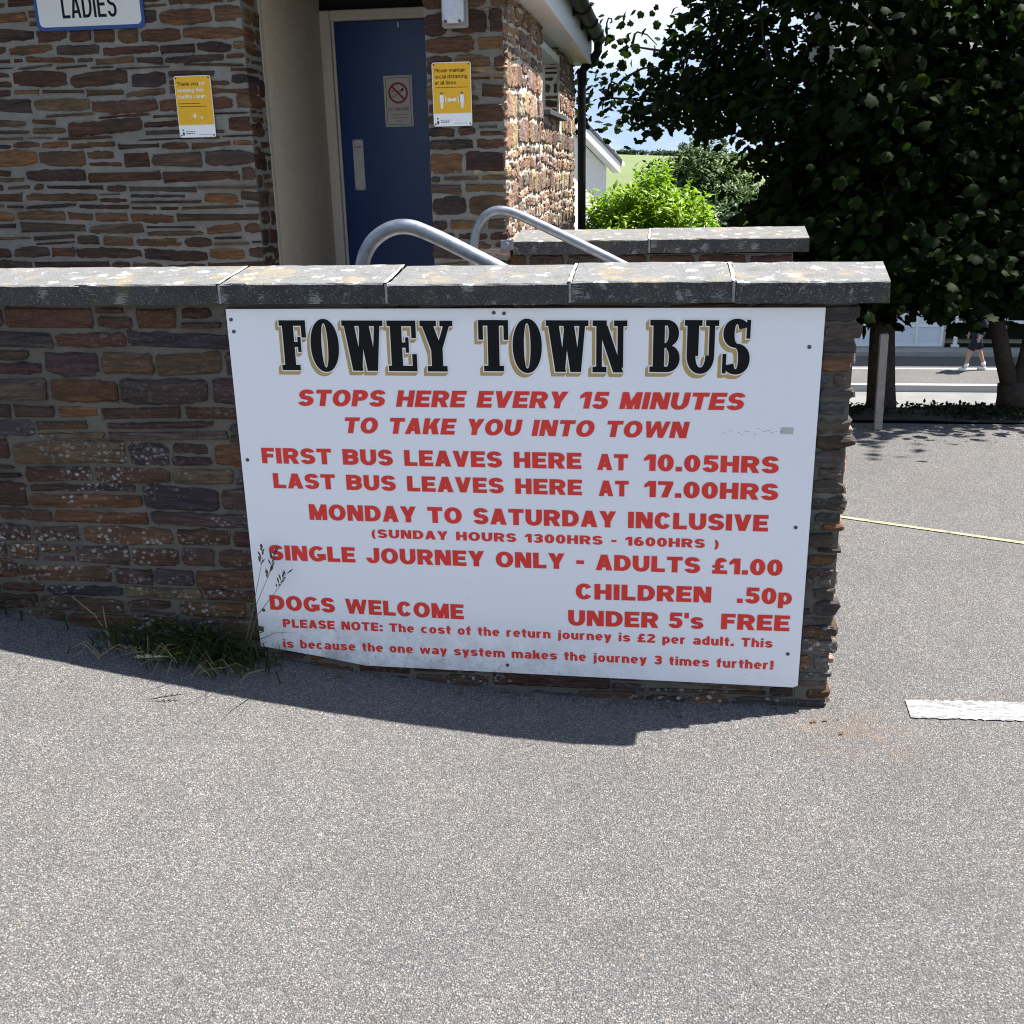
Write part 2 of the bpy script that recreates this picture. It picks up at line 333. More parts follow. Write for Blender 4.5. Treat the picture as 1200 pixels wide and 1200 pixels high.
def mat_galv():
    t = NT('galvanised_steel'); c = t.mix(t.noise(25.0, 6, 0.7), (0.13, 0.145, 0.165), (0.36, 0.38, 0.41))
    c = t.mix(t.ramp(t.noise(7.0, 6, 0.75), [(0.55, 0.0), (0.7, 0.6)]), c, (0.13, 0.12, 0.11))
    return t.fin(c, t.mix(1.0, t.ramp(t.noise(30.0, 4), [(0.3, 0.36), (0.7, 0.6)]), (1.0, 1.0, 1.0), 'MULTIPLY'), None, 0.75)
GALV = mat_galv()
def mat_roadpaint(name, col, wear):
    t = NT(name); v = t.voro(150.0); c = t.mix(t.math('MAXIMUM', t.ramp(t.noise(60.0, 8, 0.85, t.pos((0.35, 1, 1))), [(wear-.02, 0.0), (wear+0.03, 0.9)]), t.ramp(v, [(0.5, 0.0), (0.7, 0.7)])), tuple(col), (0.12, 0.115, 0.11))
    return t.fin(c, 0.8, t.bump(v, 0.4, 0.003))
WLINE = mat_roadpaint('white_road_paint', (0.50, 0.50, 0.49), 0.485); YLINE = mat_roadpaint('cream_road_paint', (0.42, 0.36, 0.19), 0.52)
def mat_terrain():
    t = NT('field_grass'); P = t.sep(t.pos())
    g = t.mix(t.noise(0.012, 5, 0.6), (0.135, 0.165, 0.07), (0.185, 0.205, 0.10)); g = t.mix(t.noise(0.15, 5, 0.6), g, t.mix(1.0, g, (0.8, 0.85, 0.75), 'MULTIPLY'))
    e = t.mix(t.noise(1.5, 6, 0.7), (0.03, 0.03, 0.015), (0.07, 0.10, 0.03))
    c = t.mix(t.ramp(t.math('MULTIPLY', P[1], 0.01), [(0.45, 0.0), (0.7, 1.0)]), e, g)
    return t.fin(c, 0.95, spec=0.1)
FIELD = mat_terrain()

# ------------------------------------------------------------------ terrain
def sm(a, b, x):
    q = min(1.0, max(0.0, (x - a)/(b - a))); return q*q*(3 - 2*q)
def gz(x, y):
    rise = 0.082*min(4.0, max(0.0, -x - 0.2))**1.5 if x < -0.2 else 0.0
    d = max(0.0, y - 7.42); z = max(-3.4, (rise if y < 9 else 0) - 0.30*d*min(1.0, 0.4 + d*1.2)) if d > 0 else rise
    if y > 45: z = -3.4 - 5.6*sm(45, 260, y)
    if y > 300:
        ridge = 8.6 - 0.066*(max(-400, min(500, x)) + 40) + 1.2*math.sin(x*0.013)
        k = sm(300, 950, y) if y < 950 else 1 - sm(950, 1700, y)
        z = -9 + (ridge + 9)*(((y - 300)/650.0)**0.9 if y < 950 else k)
    return z
def sheet(name, xs, ys, f, mat, dz=0.0, kind='structure', thick=False):
    V = [(x, y, f(x, y) + dz) for y in ys for x in xs]; nx = len(xs)
    F = [(j*nx+i, j*nx+i+1, (j+1)*nx+i+1, (j+1)*nx+i) for j in range(len(ys)-1) for i in range(nx-1)]
    b = MB(); b.add(V, F); o = b.build(name, mat, smooth=True); return tag(o, kind=kind)
fr = lambda a, b, n: [a + (b - a)*i/(n - 1) for i in range(n)]
xs = [-1500, -900, -600, -420] + fr(-300, -40, 14) + fr(-30, -8, 10) + fr(-7, 12, 39) + fr(14, 40, 10) + fr(50, 300, 26) + [420, 600, 900, 1500]
ys = fr(-60, -6, 8) + fr(-5, 6.9, 24) + fr(7.0, 9, 12) + fr(9.5, 24, 30) + fr(26, 60, 10) + fr(80, 300, 12) + fr(330, 1000, 30) + fr(1100, 2400, 10)
sheet('ground', xs, ys, gz, FIELD, -0.04)
sheet('car_park', fr(-7, 14, 85), fr(-5, 6.98, 49), gz, ASPHALT)
sheet('planting_bed', fr(0.7, 14, 40), fr(7.0, 7.9, 10), lambda x, y: gz(x, y) + 0.02*math.sin(x*5)*math.cos(y*7), SOIL, 0.012)
flat = lambda x, y: -3.4
ROADM = mat_asphalt('sunlit_road_tarmac', 0.9); sheet('road', fr(-30, 70, 12), [24.62, 27.5, 28.98], flat, ROADM, 0.01)
sheet('forecourt', fr(-30, 70, 12), [19.5, 22, 24.38], flat, plain('grey_forecourt', (.17, .165, .155), .95, .25, nscale=1.5), 0.01)
b = MB(); b.box((-30, 24.4, -3.5), (70, 24.6, -3.24)); tag(b.build('kerb', plain('kerb_concrete', (0.36, 0.35, 0.33), 0.9)), kind='structure')
b = MB(); b.box((-30, 29.0, -3.5), (70, 29.78, -3.28)); tag(b.build('pavement', CONC), kind='structure')
b = MB(); b.box((-30, 27.15, -3.5), (70, 27.3, -3.384)); tag(b.build('road_edge_line', plain('old_white_line', (.42, .42, .41), .8, .3, nscale=4)), kind='structure')
# painted lines on the car park
def strip(name, p0, p1, w0, w1, mat):
    p0, p1 = Vector(p0), Vector(p1); d = (p1 - p0).normalized(); nrm = Vector((-d.y, d.x)); n = 120; V = []; rq = random.Random(name)
    for i in range(n):
        q = p0.lerp(p1, i/(n-1)); w = (w0 + (w1 - w0)*i/(n-1))/2
        for s in (1, -1):
            e = q + nrm*s*w*(1 + 0.035*math.sin(i*2.1 + s*3) + 0.03*math.sin(i*1.7 + s) + rq.gauss(0, .035)) + d*(0.006*s if i == 0 else 0); V.append((e.x, e.y, gz(e.x, e.y) + 0.004))
    F = [(2*i+1, 2*i+3, 2*i+2, 2*i) for i in range(n-1)]
    b = MB(); b.add(V, F); return tag(b.build(name, mat), kind='structure')
strip('white_road_marking', (0.806, 3.095), (1.9, 3.14), 0.118, 0.125, WLINE)
strip('yellow_road_marking', (0.62, 5.12), (3.2, 4.03), 0.03, 0.03, YLINE)

# ------------------------------------------------------------------ stone walling
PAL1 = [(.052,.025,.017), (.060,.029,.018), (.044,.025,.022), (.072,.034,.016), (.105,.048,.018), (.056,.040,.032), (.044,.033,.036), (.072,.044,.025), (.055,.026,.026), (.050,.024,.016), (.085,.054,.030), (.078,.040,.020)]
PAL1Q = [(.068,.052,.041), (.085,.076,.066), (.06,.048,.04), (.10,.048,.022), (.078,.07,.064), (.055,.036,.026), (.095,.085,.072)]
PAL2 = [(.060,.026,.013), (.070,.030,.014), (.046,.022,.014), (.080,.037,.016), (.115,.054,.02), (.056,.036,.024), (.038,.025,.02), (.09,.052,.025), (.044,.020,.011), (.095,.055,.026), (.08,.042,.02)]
PAL3_LIT = [(.25,.155,.105), (.29,.185,.13), (.21,.135,.10), (.32,.22,.12), (.27,.205,.165), (.21,.155,.13), (.30,.17,.10)]  # same stone paled, sunlight painted in for the faces in sun
def shade_of(col, rng):
    k = rng.uniform(0.65, 1.4); return tuple(max(0.01, c*k*rng.uniform(0.93, 1.07)) for c in col)
def add_stone(mb, fr3, cu, cv, hw, hh, rng, prot, skirt, col, rnd=0.5, jit=0.0022, lens=0.0):
    O, U, V, N = fr3
    jit *= min(1.0, hh/0.02)
    per = 4*(hw + hh); n = max(12, min(46, int(per/0.02))); pts = []
    r = min(hh, hw)*rnd; t0, t1 = rng.uniform(0, lens), rng.uniform(0, lens); sk = rng.gauss(0, 0.03); bow = rng.gauss(0, 0.07)*hh
    for i in range(n):
        s = per*i/n
        if s < 2*hw: x, y = -hw + s, -hh
        elif s < 2*hw + 2*hh: x, y = hw, -hh + (s - 2*hw)
        elif s < 4*hw + 2*hh: x, y = hw - (s - 2*hw - 2*hh), hh
        else: x, y = -hw, hh - (s - 4*hw - 2*hh)
        dx = max(abs(x) - (hw - r), 0); dy = max(abs(y) - (hh - r), 0); d = math.hypot(dx, dy)
        if d > r: x = math.copysign(hw - r + dx*r/d, x); y = math.copysign(hh - r + dy*r/d, y)
        a = x/hw; y *= 1 - (t1 if a > 0 else t0)*abs(a)**2.2
        y += sk*x + bow*(1 - a*a); pts.append((x + rng.gauss(0, jit), y + rng.gauss(0, jit)*0.8))
    ins = min(0.006, hh*0.35); tu, tv = rng.gauss(0, 0.006), rng.gauss(0, 0.03)
    P = lambda x, y, dpt: O + U*(cu + x) + V*(cv + y) + N*dpt
    vs = [P(x, y, -skirt) for x, y in pts] + [P(x, y, prot - 0.005 + rng.gauss(0, .001)) for x, y in pts]
    for x, y in pts:
        xi = x*(hw - ins)/hw; yi = y*(hh - ins)/hh; vs.append(P(xi, yi, prot + rng.gauss(0, 0.0013) + tu*xi + tv*yi))
    vs.append(P(0, 0, prot + rng.gauss(0.0015, 0.001)))
    fs = [(k*n + i, k*n + (i+1) % n, (k+1)*n + (i+1) % n, (k+1)*n + i) for k in (0, 1) for i in range(n)]
    fs += [(2*n + i, 2*n + (i+1) % n, 3*n) for i in range(n)]
    mb.add(vs, fs, 0, shade_of(col, rng))

def courses(u0, u1, v0, v1, rng, hs, ls, joint, split=0.25):
    v = v0
    while v < v1 - 0.015:
        h = min(rng.uniform(*hs), v1 - v)
        if v1 - v - h < 0.03: h = v1 - v
        u = u0 - rng.uniform(0, ls[0])
        while u < u1 - 0.02:
            l = rng.uniform(*ls)*(0.6 + 0.4*min(1, h/0.05) if True else 1)
            if rng.random() < 0.18: l *= 0.5
            l = max(l, 1.7*h)
            if u + l > u1 - 0.05: l = u1 - u
            if h > 0.055 and rng.random() < split:
                k = rng.uniform(0.35, 0.65)
                yield u, u + l, v, v + h*k, joint; yield u, u + l*rng.uniform(0.75, 1), v + h*k, v + h, joint
            else: yield u, u + l, v, v + h, joint
            u += l
        v += h

def walling(mb, O, U, N, u0, u1, v0, v1, seed, pal, hs, ls, joint, rnd, lens, prot, rag=(None, None), warp=0.008, jit=0.0022, skirt=0.04, hole=None, cell=0.05):
    rng = random.Random(seed); O, U, N = Vector(O), Vector(U), Vector(N); V = Vector((0, 0, 1)); fr3 = (O, U, V, N)
    # mortar bed
    nu = max(2, int((u1 - u0)/cell)); nv = max(2, int((v1 - v0)/cell)); vs = []; fs = []
    for j in range(nv + 1):
        for i in range(nu + 1):
            edge = i in (0, nu) or j in (0, nv)
            u, v = u0 + (u1 - u0)*i/nu, v0 + (v1 - v0)*j/nv
            vs.append(O + U*u + V*v + N*(0 if edge else rng.gauss(0.0, 0.002)))
    flip = U.cross(V).dot(N) < 0
    for j in range(nv):
        for i in range(nu):
            if hole:
                cu, cv = u0 + (u1 - u0)*(i + .5)/nu, v0 + (v1 - v0)*(j + .5)/nv
                if hole[0] < cu < hole[1] and hole[2] < cv < hole[3]: continue
            a = j*(nu + 1) + i; q = (a, a + 1, a + nu + 2, a + nu + 1); fs.append(q[::-1] if flip else q)
    mb.add(vs, fs, 1)
    ph = rng.uniform(0, 6)
    for a, b_, c, d, j in courses(u0, u1, v0, v1, rng, hs, ls, joint):
        jj = j*rng.uniform(0.55, 1.6); jv = j*rng.uniform(0.5, 1.35)
        last = b_ > u1 - 0.03; first = a < u0 + 0.005
        if first: a = u0
        if rag[1] is not None and last: b_ = u1 + rng.uniform(*rag[1]) + jj/2
        if rag[0] is not None and first: a = u0 - rng.uniform(*rag[0]) - jj/2
        hw = (b_ - a - jj)/2; hh = (d - c - jv)/2
        if hw < 0.012 or hh < 0.004: continue
        cu, cv = (a + b_)/2, (c + d)/2 + warp*math.sin(1.7*(a + b_)/2 + ph) + warp*0.5*math.sin(5*(a + b_)/2 + ph*2)
        if hole and cu + hw > hole[0] and cu - hw < hole[1] and cv + hh > hole[2] and cv - hh < hole[3]: continue
        sk = 0.16 if (rag[1] is not None and last) or (rag[0] is not None and first) else skirt
        add_stone(mb, fr3, cu, cv, hw, hh, rng, rng.uniform(*prot), sk, rng.choice(pal), rnd, jit, lens)

def coping(parent, x0s, yf, yb, zf0, zf1, zb, seed, xend_skew=0.0):
    rng = random.Random(seed)
    for i in range(len(x0s) - 1):
        a, b_ = x0s[i] + 0.004, x0s[i+1] - 0.004
        dz, dy = rng.uniform(-.003, .003), rng.uniform(-.004, .004)
        bm_v = []; nx = max(2, int((b_ - a)/0.035)); prof = [(yf, zf0), (yf - .001, zf1 - .004), (yf + .004, zf1), ((yf+yb)/2, (zf1+zb)/2), (yb - .006, zb), (yb, zb - .01), (yb, zf0)]
        mb = MB(); k = len(prof)
        for q in range(nx + 1):
            x = a + (b_ - a)*q/nx; e = q in (0, nx)
            for (y, z) in prof:
                xx = x + (0.003 if q == 0 else -0.003 if q == nx else 0)*(1 if z > zf0 + .03 else 0)
                bm_v.append((xx + xend_skew*(y - yf)*(q == nx and i == len(x0s) - 2), y + dy + rng.gauss(0, .0008), z + dz + rng.gauss(0, .0007)))
        fs = [(q*k + j, q*k + (j+1) % k, (q+1)*k + (j+1) % k, (q+1)*k + j)[::-1] for q in range(nx) for j in range(k)]
        fs += [tuple(range(k)), tuple(nx*k + j for j in range(k))[::-1]]
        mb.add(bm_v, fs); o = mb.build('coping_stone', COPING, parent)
        if i < len(x0s) - 2:      # mortar in the joint
            mj = MB(); xj = x0s[i+1]; mj.box((xj - .004, yf + .006, zf0 + .002), (xj + .004, yb - .01, zf1 - .002)); mj.add([(xj + w_*(.0045 + rng.uniform(-.0015, .003)), yf + .004 + (yb - yf - .02)*k/8, zf1 + .0025 + (zb - zf1)*k/8) for k in range(9) for w_ in (-1, 1)], [(2*k, 2*k+1, 2*k+3, 2*k+2) for k in range(8)])
            mj.build('mortar_joint', JOINT, o)
JOINT = plain('pale_joint_mortar', (0.36, 0.34, 0.31), 0.95, 0.3, nscale=40, bump=0.5)

YW = 3.089
wall = thing('boundary_wall', 'low slate-stone wall with lichened concrete coping carrying the white bus sign', 'wall', (-1.9, 3.27, 0.0))
mb = MB()
walling(mb, (0, YW, 0), (1, 0, 0), (0, -1, 0), -5.2, 0.455, -0.06, 1.266, 11, PAL1, (0.042, 0.092), (0.12, 0.44), 0.0125, 0.26, 0.2, (0.005, 0.013), rag=(None, (-0.004, 0.004)), warp=0.004, jit=0.0025)
walling(mb, (0, YW, 0), (1, 0, 0), (0, -1, 0), 0.456, 0.552, -0.06, 1.266, 17, PAL1Q, (0.022, 0.062), (0.09, 0.12), 0.009, 0.5, 0.15, (0.004, 0.014), rag=(None, (-0.016, 0.024)), warp=0.003, jit=0.0035)
walling(mb, (0.545, YW + 0.02, 0), (0, 1, 0), (1, 0, 0), 0.0, 0.33, -0.06, 1.266, 12, PAL3_LIT, (0.03, 0.075), (0.10, 0.2), 0.012, 0.4, 0.2, (0.004, 0.03), rag=(None, None), jit=0.004)
walling(mb, (0, YW + 0.36, 0), (-1, 0, 0), (0, 1, 0), -0.55, 5.2, 0.0, 1.266, 13, PAL1, (0.05, 0.1), (0.16, 0.45), 0.016, 0.4, 0.15, (0.004, 0.012))
mb.box((-5.2, YW + 0.02, -0.3), (0.54, YW + 0.345, 1.262), 1)
mb.build('stonework', [STONE1, MORTAR1], wall)
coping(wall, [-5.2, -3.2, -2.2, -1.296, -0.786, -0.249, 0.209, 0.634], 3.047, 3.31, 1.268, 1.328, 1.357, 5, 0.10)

low = thing('garden_wall', 'low stone wall with concrete coping behind the bus sign wall, joined to the building', 'wall', (0, 5.7, 0.0))
mb = MB()
walling(mb, (0, 5.53, 0), (1, 0, 0), (0, -1, 0), -0.78, 0.66, -0.06, 1.205, 21, PAL1, (0.05, 0.1), (0.14, 0.4), 0.016, 0.35, 0.15, (0.004, 0.012), rag=(None, (-0.01, 0.02)))
mb.box((-0.78, 5.545, -0.3), (0.655, 5.86, 1.203), 1); mb.build('stonework', [STONE1, MORTAR1], low)
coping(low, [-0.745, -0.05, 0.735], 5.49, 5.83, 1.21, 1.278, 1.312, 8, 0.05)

# ------------------------------------------------------------------ lettering
class Glyphs:
    """flat letter shapes of bars, slanted bars and elliptical arcs; e = extra weight all round"""
    def __init__(s, sv=0.27, sh=0.2, e=0.0): s.sv, s.sh, s.e = sv, sh, e; s.P = []
    def R(s, x0, y0, x1, y1): e = s.e; s.P.append([(x0-e,y0-e),(x1+e,y0-e),(x1+e,y1+e),(x0-e,y1+e)])
    def D(s, xb, yb, xt, yt, w):
        e = s.e; s.P.append([(xb-e,yb-e),(xb+w+e,yb-e),(xt+w+e,yt+e),(xt-e,yt+e)])
    def A(s, cx, cy, rx, ry, a0, a1, tx=None, ty=None, n=None):
        tx = s.sv if tx is None else tx; ty = s.sh if ty is None else ty; e = s.e
        n = n or max(6, int(abs(a1 - a0)/11)); o = []; i_ = []
        for k in range(n + 1):
            a = math.radians(a0 + (a1 - a0)*k/n); c, q = math.cos(a), math.sin(a)
            pw = 0.95; c2 = math.copysign(abs(c)**pw, c); q2 = math.copysign(abs(q)**pw, q)
            o.append((cx + (rx + e)*c2, cy + (ry + e)*q2)); i_.append((cx + max(.005, rx - tx - e)*c2, cy + max(.005, ry - ty - e)*q2))
        s.P.append(('strip', o, i_))
    def get(s, ch):
        s.P = []; v, h = s.sv, s.sh; R_, D, A = s.R, s.D, s.A
        w = {'I': v, ' ': .36, '.': v, '!': v, "'": v*.8, ':': v, '-': .4, '(': .36, ')': .36, 'i': v*.9, 'l': v*.9, 'j': .34, 't': .46, 'r': .52, 'f': .46, 'M': .98, 'W': 1.25, 'm': 1.12, 'w': 1.08, 'O': .93, 'G': .93, 'Q': .93, '1': .55,
             'C': .84, 'E': .74, 'F': .70, 'L': .70, 'S': .80, 'J': .72, 'T': .80, 'P': .8, 'B': .86, '7': .72}.get(ch, None)
        lc = ch.islower(); X = 0.74
        if w is None: w = 0.70 if lc else (.76 if ch.isdigit() or ch == '£' else .86)
        if ch in 'EFL':
            R_(0, 0, v, 1)
            if ch != 'L': R_(v*.9, 1-h, w, 1); R_(v*.9, .5-h/2, w*.92, .5+h/2)
            if ch != 'F': R_(v*.9, 0, w, h)
        elif ch == 'H': R_(0,0,v,1); R_(w-v,0,w,1); R_(v*.9,.5-h/2,w-v*.9,.5+h/2)
        elif ch == 'I': R_(0,0,v,1)
        elif ch == 'T': R_(0,1-h,w,1); R_(w/2-v/2,0,w/2+v/2,1-h*.9)
        elif ch == 'N': R_(0,0,v*.92,1); R_(w-v*.92,0,w,1); D(w-v*1.15,0,0.02,1,v*1.1)
        elif ch == 'M': R_(0,0,v*.9,1); R_(w-v*.9,0,w,1); D(w/2-v*.36,0,.02,1,v*.95); D(w/2-v*.6,0,w-.02-v*.95,1,v*.95)
        elif ch == 'A': D(0,0,w/2-v*.55,1,v); D(w-v,0,w/2-v*.45,1,v); R_(w*.27,.19,w*.73,.19+h*.9)
        elif ch == 'V': D(w/2-v*.55,0,0,1,v); D(w/2-v*.45,0,w-v,1,v)
        elif ch == 'W':
            q = v*.86; D(w*.27-q/2,0,0,1,q); D(w*.27-q/2,0,w/2-q/2,1,q); D(w*.73-q/2,0,w/2-q/2,1,q); D(w*.73-q/2,0,w-q,1,q)
        elif ch == 'Y': D(w/2-v*.5,.38,0,1,v*1.05); D(w/2-v*.5,.38,w-v*1.05,1,v*1.05); R_(w/2-v/2,0,w/2+v/2,.42)
        elif ch == 'K': R_(0,0,v,1); D(v*.75,.35,w-v*1.15,1,v*1.1); D(w-v*1.15,0,v*1.15,.62,v*1.15)
        elif ch == 'O': A(w/2,.5,w/2,.515,0,360)
        elif ch == 'C': A(w/2,.5,w/2,.515,32,328)
        elif ch == 'G': A(w/2,.5,w/2,.515,42,320); R_(w-v,.1,w,.5); R_(w*.5,.5-h*.9,w,.5)
        elif ch == 'D': R_(0,0,v,1); R_(v*.9,1-h,w*.5,1); R_(v*.9,0,w*.5,h); A(w*.45,.5,w*.55,.5,-90,90)
        elif ch in 'BPR':
            r1 = (1 - .46 + h/2)/2 if ch != 'B' else .27 + h*.13; c1 = 1 - r1
            R_(0,0,v,1); R_(v*.9,1-h,w*.55,1); R_(v*.9,1-2*r1,w*.55,1-2*r1+h); A(w*.53,c1,w*.45,r1,-90,90)
            if ch == 'B': r2 = (1 - 2*r1 + h)/2; R_(v*.9,0,w*.55,h); A(w*.55,r2,w*.45,r2,-90,90)
            if ch == 'R': D(w-v*1.05,0,w*.36,1-2*r1+h*.6,v*1.05)
        elif ch == 'U': R_(0,.4,v,1); R_(w-v,.4,w,1); A(w/2,.42,w/2,.435,180,360)
        elif ch == 'J': R_(w-v,.35,w,1); A(w/2,.36,w/2,.375,180,360)
        elif ch in 'Ss':
            Y = 1 if ch == 'S' else X; hh = h if ch == 'S' else h*.85; r = (Y + hh)/4 + .004
            A(w/2,Y-r+.01,w/2*.97,r,12,275,ty=hh); A(w/2,r-.01,w/2,r,-168,92,ty=hh)
        elif ch == '0': A(w/2,.5,w/2,.515,0,360)
        elif ch == '1': R_(w-v,0,w,1); e = s.e; s.P.append([(-e,.58-e),(w-v+.004,.70-e),(w-v+.004,1+e),(w-v-.05,1+e),(-e,.77+e)])
        elif ch == '2': A(w/2,.68,w/2,.33,-25,165); D(0,h*.8,w-v*1.22,.62,v*1.1); R_(0,0,w,h)
        elif ch == '3': r = (1+h)/4+.004; A(w/2,1-r+.01,w/2*.97,r,-90,160); A(w/2,r-.01,w/2,r,-165,90); R_(w*.32,.5-h/2,w*.55,.5+h/2)
        elif ch == '5': R_(w*.14,1-h,w*.96,1); R_(w*.1,.45,w*.1+v*.85,1-h*.5); A(w/2,.33,w/2,.345,-165,120)
        elif ch == '6': A(w/2,.33,w/2,.345,0,360); A(w*.54,.45,w*.54,.565,58,195)
        elif ch == '7': R_(0,1-h,w,1); D(w*.22,0,w-v*1.1,1-h*.9,v*1.05)
        elif ch == '£': R_(0,0,w,h); R_(0,.38,w*.75,.38+h*.75); R_(w*.18,h*.8,w*.18+v*.9,.7); A(w*.58,.68,w*.40,.335,20,180)
        elif ch == '.': R_(0,0,v,h*1.2)
        elif ch == '-': R_(0,.36,w,.36+h)
        elif ch == "'": R_(0,.66,w,1)
        elif ch == ':': R_(0,0,v,h*1.1); R_(0,X-h*1.1,v,X)
        elif ch == '!': R_(0,0,v,h*1.1); D(v*.15,.3,0,1,v)
        elif ch == '(': A(w*1.1,.4,w*1.1,.62,115,245,ty=.1,tx=v*.8)
        elif ch == ')': A(-w*.1,.4,w*1.1,.62,-65,65,ty=.1,tx=v*.8)
        else:
            q = v*.9; hh = h*.85; rx = w/2; ry = X/2 + .012; cy = X/2
            if ch in 'bpd qogce'.replace(' ', '') and ch not in 'ce': A(w/2, cy, rx, ry, 0, 360, q, hh)
            if ch == 'c': A(w/2, cy, rx, ry, 42, 318, q, hh)
            if ch == 'e': A(w/2, cy, rx, ry, 0, 318, q, hh); R_(q*.7, cy-hh*.38, w-q*.3, cy+hh*.38)
            if ch in 'bhkl': R_(0,0,q,1)
            if ch == 'd': R_(w-q,0,w,1)
            if ch == 'p': R_(0,-.24,q,X)
            if ch in 'gq': R_(w-q,-.05 if ch == 'g' else -.24,w,X)
            if ch == 'g': A(w/2,-.03,rx,.22,180,360,q,hh)
            if ch == 'a': A(w/2,X-.24,rx,.25,0,160,q,hh); R_(w-q,0,w,X-.22); A(w*.47,.215,w*.47,.225,0,360,q,hh*.85)
            if ch in 'nhm': R_(0,0,q,X)
            if ch in 'nh': A(w/2,X-.33,rx,.342,0,180,q,hh); R_(w-q,0,w,X-.32)
            if ch == 'm':
                rr = (w+q)/4; A(rr,X-.33,rr,.342,0,180,q,hh); A(w-rr,X-.33,rr,.342,0,180,q,hh); R_(w/2-q/2,0,w/2+q/2,X-.32); R_(w-q,0,w,X-.32)
            if ch == 'r': R_(0,0,q,X); A(w*.72,X-.33,w*.72,.342,75,180,q,hh)
            if ch == 'u': R_(0,.3,q,X); R_(w-q,0,w,X); A(w/2,.31,rx,.322,180,360,q,hh)
            if ch in 'ij': R_(w-q,0 if ch == 'i' else -.05,w,X); R_(w-q,.84,w,1)
            if ch == 'j': A(w-.24,-.03,.24,.21,250,360,q,hh)
            if ch == 't': R_(w*.2,.2,w*.2+q,.95); R_(0,X-hh,w,X); A(w*.2+.26,.2,.26,.21,180,285,q,hh)
            if ch == 'f': R_(w*.2,0,w*.2+q,.78); R_(0,X-hh,w,X); A(w*.2+.26,.76,.26,.25,75,180,q,hh)
            if ch == 'k': D(q*.7,.22,w-q*1.2,X,q*1.1); D(w-q*1.2,0,q*1.1,.5,q*1.2)
            if ch in 'vy': D(w/2-q*.55,0,0,X,q); D(w/2-q*.45,0,w-q,X,q)
            if ch == 'y': D(w*.16,-.24,w/2-q*.5,.06,q)
            if ch == 'w':
                q2 = q*.8; D(w*.27-q2/2,0,0,X,q2); D(w*.27-q2/2,0,w/2-q2/2,X,q2); D(w*.73-q2/2,0,w/2-q2/2,X,q2); D(w*.73-q2/2,0,w-q2,X,q2)
            if ch == 'z': R_(0,X-hh,w,X); R_(0,0,w,hh); D(0,hh*.8,w-q*1.2,X-hh*.8,q*1.2)
        return s.P, w

class Slab(Glyphs):
    def get(s, ch):
        s.P = []; R_, D, A = s.R, s.D, s.A; st, t = .25, .105
        w = dict(F=.60, O=.64, W=.92, E=.64, Y=.72, T=.66, N=.74, B=.66, U=.74, S=.60).get(ch, .3)
        if ch in 'FE':
            R_(.07,t*.9,.07+st,1-t*.9); R_(0,1-t,w,1); R_(w-.10,.66,w,1-t*.9); R_(.3,.47,.44,.57); R_(.40,.37,.47,.67)
            if ch == 'F': R_(0,0,.42,t)
            else: R_(0,0,w,t); R_(w-.10,t*.9,w,.34)
        elif ch == 'T': R_(0,1-t,w,1); R_(0,.62,.10,1-t*.9); R_(w-.10,.62,w,1-t*.9); R_(w/2-st/2,t*.9,w/2+st/2,1-t*.9); R_(w/2-.22,0,w/2+.22,t)
        elif ch == 'Y': R_(0,1-t,.36,1); R_(w-.28,1-t,w,1); D(w/2-st/2,.42,.05,1-t*.9,st*.98); D(w/2-.02,.42,w-.2,1-t*.9,.13); R_(w/2-st/2,t*.9,w/2+st/2,.44); R_(w/2-.22,0,w/2+.22,t)
        elif ch == 'W':
            R_(0,1-t,.36,1); R_(.34,1-t,.66,1); R_(w-.26,1-t,w,1)
            D(.20,0,.05,1-t*.9,.23); D(.31,0,.40,1-t*.9,.10); D(.53,0,.38,1-t*.9,.23); D(.64,0,w-.19,1-t*.9,.12)
        elif ch == 'N': R_(0,1-t,.30,1); R_(w-.28,1-t,w,1); R_(0,0,.30,t); R_(.08,t*.9,.20,1-t*.9); R_(w-.2,t*.9,w-.08,1-t*.9); D(w-.29,0,.10,1-t*.9,.215)
        elif ch == 'O': A(w/2,.5,w/2,.53,0,360,.245,.085,40)
        elif ch == 'U': R_(0,1-t,.38,1); R_(w-.28,1-t,w,1); R_(.06,.32,.06+st,1-t*.9); R_(w-.20,.32,w-.08,1-t*.9); A((.06+w-.08)/2,.33,(w-.14)/2,.355,180,360,.19,.12)
        elif ch == 'B':
            R_(0,0,.38,t); R_(0,1-t,.38,1); R_(.07,t*.9,.07+st,1-t*.9); R_(.3,.47,.40,.56); A(.36,.745,.27,.255,-90,90,.22,.095); A(.37,.265,.29,.265,-90,90,.235,.095)
        elif ch == 'S': A(w/2,.755,w/2*.97,.275,25,272,.24,.10); A(w/2,.265,w/2,.295,-155,92,.25,.10); R_(w-.09,.66,w-.01,1.01); R_(0.01,-.01,.09,.36)
        return s.P, w

